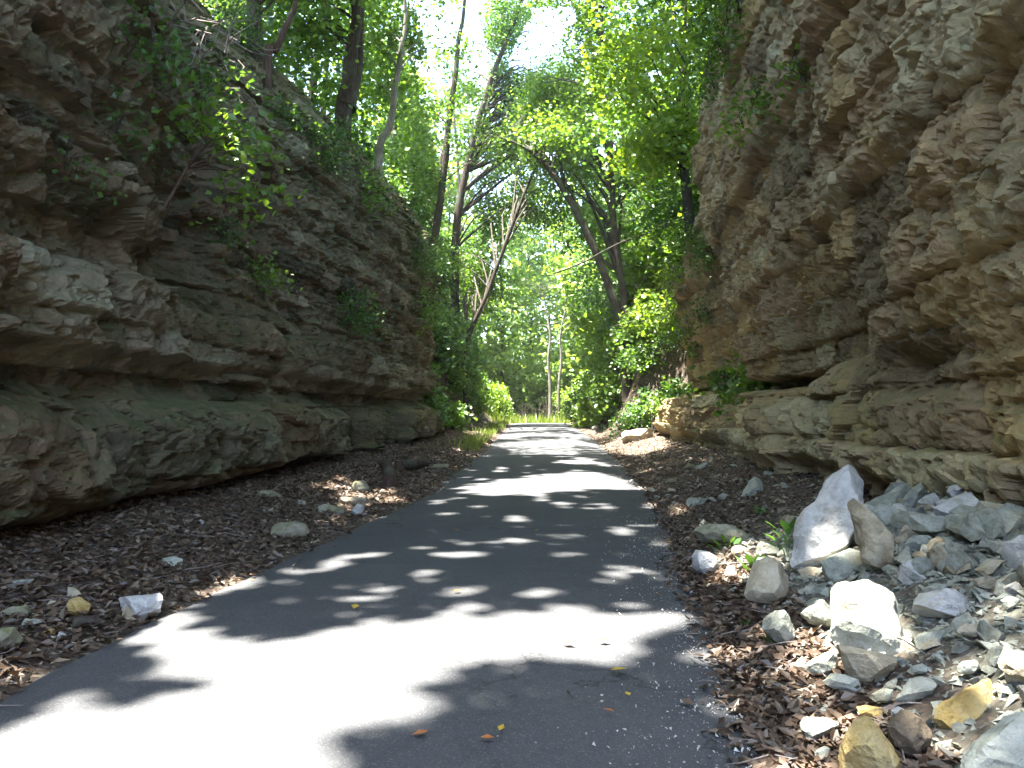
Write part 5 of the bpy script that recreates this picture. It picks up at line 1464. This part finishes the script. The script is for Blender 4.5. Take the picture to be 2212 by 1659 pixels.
# bare dead twigs and brush
def brush(label, pts, n, spread, rad, seed, name="dead_brush", mat='twig_grey'):
    rg = np.random.default_rng(seed)
    c = np.array(pts[0], float)
    paths = []
    for k in range(n):
        a = np.array(pts[rg.integers(len(pts))]) + rg.normal(0, spread * 0.3, 3)
        d = rg.normal(0, 1, 3) * np.array([1, 1, 0.7]); d /= np.linalg.norm(d)
        L = spread * rg.uniform(0.5, 1.4)
        m = a + d * L * 0.5 + rg.normal(0, 0.15 * L, 3)
        paths.append((spline([a, m, a + d * L + rg.normal(0, 0.12 * L, 3)], 6), np.linspace(rad, rad * 0.3, 6)))
    V, F = tubes(paths, 4)
    o = link(name, mesh_np(name, V - c, F, True, M[mat]), loc=c, label=label, kind="stuff")
    return o
brush("pale bare twigs tangled over the sunlit bank by the cliff corner", [at(1440, 600, 27), at(1470, 560, 26), at(1420, 680, 27.5), at(1445, 640, 26.5)], 34, 0.9, 0.010, 31)
brush("grey dead twigs on the shaded slope behind the buttress", [cliff_point(gridL, 390, 110) + [.3, 0, .2], cliff_point(gridL, 430, 150) + [.3, 0, .2], cliff_point(gridL, 470, 130) + [.3, 0, .2]], 50, 0.7, 0.010, 32)
stick("fallen_branch", [at(1195, 592, 33), at(1262, 566, 32.5), at(1330, 528, 32), at(1390, 508, 31.5), at(1420, 490, 31), at(1545, 452, 30)], 0.032, "long thin dead branch slanting across from the overhanging cliff's corner", "branch", 'bark')

# seedlings among the fallen rocks, leaf by leaf
def seedling(px, py, leaves, h, label, seed, size):
    """leaves: pixel offsets (dx, dy) of leaf centres from the stem foot"""
    rg = np.random.default_rng(seed)
    b = hit_ground(px, py)
    Y = b[1]
    root = bpy.data.objects.new("seedling", None); COL.objects.link(root); root.location = b
    root["label"] = label; root["category"] = "plant"
    m = Y / F0
    top = np.array([0.02, 0, h])
    paths = [(spline([np.zeros(3), top * 0.5 + rg.normal(0, .008, 3), top], 8), np.linspace(0.006, 0.003, 8))]
    for dx, dy in leaves:
        c = np.array([dx * m, rg.uniform(-0.07, 0.07), max(0.015, -dy * m)])
        az = c - np.array([0.02, 0, min(h, c[2] * 0.85)]); az[2] = 0.12
        a = az / (np.linalg.norm(az) + 1e-6)
        side = np.cross(a, [0, 0, 1]); side /= np.linalg.norm(side)
        nr = np.cross(side, a)
        nr = nr + np.array([0, -0.35, 0])
        L = size * 1.3 * rg.uniform(0.8, 1.15)
        prof = [(0.0, 0.0), (0.2, 0.26), (0.5, 0.36), (0.8, 0.22), (1.0, 0.0)]
        V = []
        for u_, w_ in prof:
            mid = c + a * (u_ - 0.5) * L - nr * 0.10 * L * (u_ - 0.5) ** 2 * 3
            V += [mid + side * w_ * L + nr * 0.05 * L, mid, mid - side * w_ * L + nr * 0.05 * L]
        Fq = []
        for k in range(4):
            o = k * 3
            Fq += [[o, o + 1, o + 4, o + 3], [o + 1, o + 2, o + 5, o + 4]]
        link("leaf", mesh_np("leaf", np.array(V), np.array(Fq), True, M['leaf_plant']), root)
        paths.append((spline([np.array([0.015, 0, min(h, max(0.0, c[2] * 0.8))]), c - a * L * 0.5], 4), np.full(4, 0.0022)))
    V, F = tubes(paths, 5)
    link("stem", mesh_np("stem", V, F, True, M['leaf_plant']), root)
seedling(1702, 1213, [(-35,-78),(-12,-80),(10,-82),(-42,-55),(-25,-60),(-5,-48),(14,-52),(30,-60),(40,-48),(-38,-40),(22,-35),(-20,-38),(2,-70),(36,-72),(-10,-25)], 0.20, "tallest seedling with oval bright leaves before the pointed boulder", 71, 0.095)
seedling(1566, 1192, [(-22,-22),(-5,-30),(14,-28),(30,-20),(-12,-8),(10,-6),(22,-10),(-30,-12)], 0.08, "low seedling growing beside the brown layered slab", 72, 0.085)
seedling(1622, 1232, [(-22,-20),(-8,-28),(10,-26),(26,-22),(0,-12),(14,-8),(-14,-8)], 0.08, "low seedling growing against the tan five-sided boulder", 73, 0.08)
seedling(1664, 1395, [(-10,-8),(8,-12),(2,-18)], 0.04, "tiny two-leaved seedling at the foot of the upright grey rock", 74, 0.06)
seedling(1642, 1112, [(-14,-5),(8,-8),(-4,-12),(14,-2)], 0.05, "tiny sprout among litter uphill of the tallest seedling", 75, 0.08)
seedling(1608, 1352, [(-6,-4),(8,-8)], 0.03, "tiny green sprout at the asphalt and litter edge", 76, 0.05)

# grass at the end of the road and on the rims
def grass(name, n, xf, yr, h, seed, label):
    rg = np.random.default_rng(seed)
    y = rg.uniform(*yr, n); x = xf(y, rg, n)
    z = ground(x, y)
    P = np.stack([x, y, z], -1)
    hh = rg.uniform(h[0], h[1], n)
    a = rg.uniform(0, 6.28, n)
    s = np.stack([np.cos(a), np.sin(a), 0 * a], -1) * (hh * 0.06)[:, None]
    b = rg.normal(0, 0.3, (n, 3)) * hh[:, None]; b[:, 2] = hh
    V = np.stack([P - s, P + s, P + b * 0.6 + s * 0.6, P + b], 1).reshape(-1, 3)
    F = np.arange(n)[:, None] * 4 + np.arange(4)[None]
    link(name, mesh_np(name, V, F, False, M['grass']), kind="stuff", label=label)
grass("grass", 5000, lambda y, rg, n: rg.uniform(-5, 5.5, n), (61, 78), (0.3, 0.9), 81, "sunlit tall grass at the end of the road")
grass("verge_weeds", 1600, lambda y, rg, n: road_l(y) - 0.15 - np.abs(rg.normal(0, 0.5, n)), (28, 60), (0.12, 0.4), 82, "low green weeds along the verge far down the road")

# ------------------------------------------------------------------ sunlit air of the cutting
def haze(density):
    m, nt, out = new_mat("haze")
    v = nt.nodes.new("ShaderNodeVolumePrincipled")
    v.inputs["Color"].default_value = (0.93, 0.97, 0.95, 1)
    v.inputs["Density"].default_value = density
    v.inputs["Anisotropy"].default_value = 0.3
    nt.links.new(v.outputs[0], out.inputs["Volume"])
    x0, x1, y0, y1, z0, z1 = -255, 255, -155, 305, -7.5, 75
    V = np.array([(x, y, z) for x in (x0, x1) for y in (y0, y1) for z in (z0, z1)], float)
    F = np.array([(0, 1, 3, 2), (4, 6, 7, 5), (0, 4, 5, 1), (2, 3, 7, 6), (0, 2, 6, 4), (1, 5, 7, 3)])
    link("haze", mesh_np("haze", V, F, False, m), kind="stuff", label="thin sunlit haze hanging in the wooded cutting")
haze(0.0003)
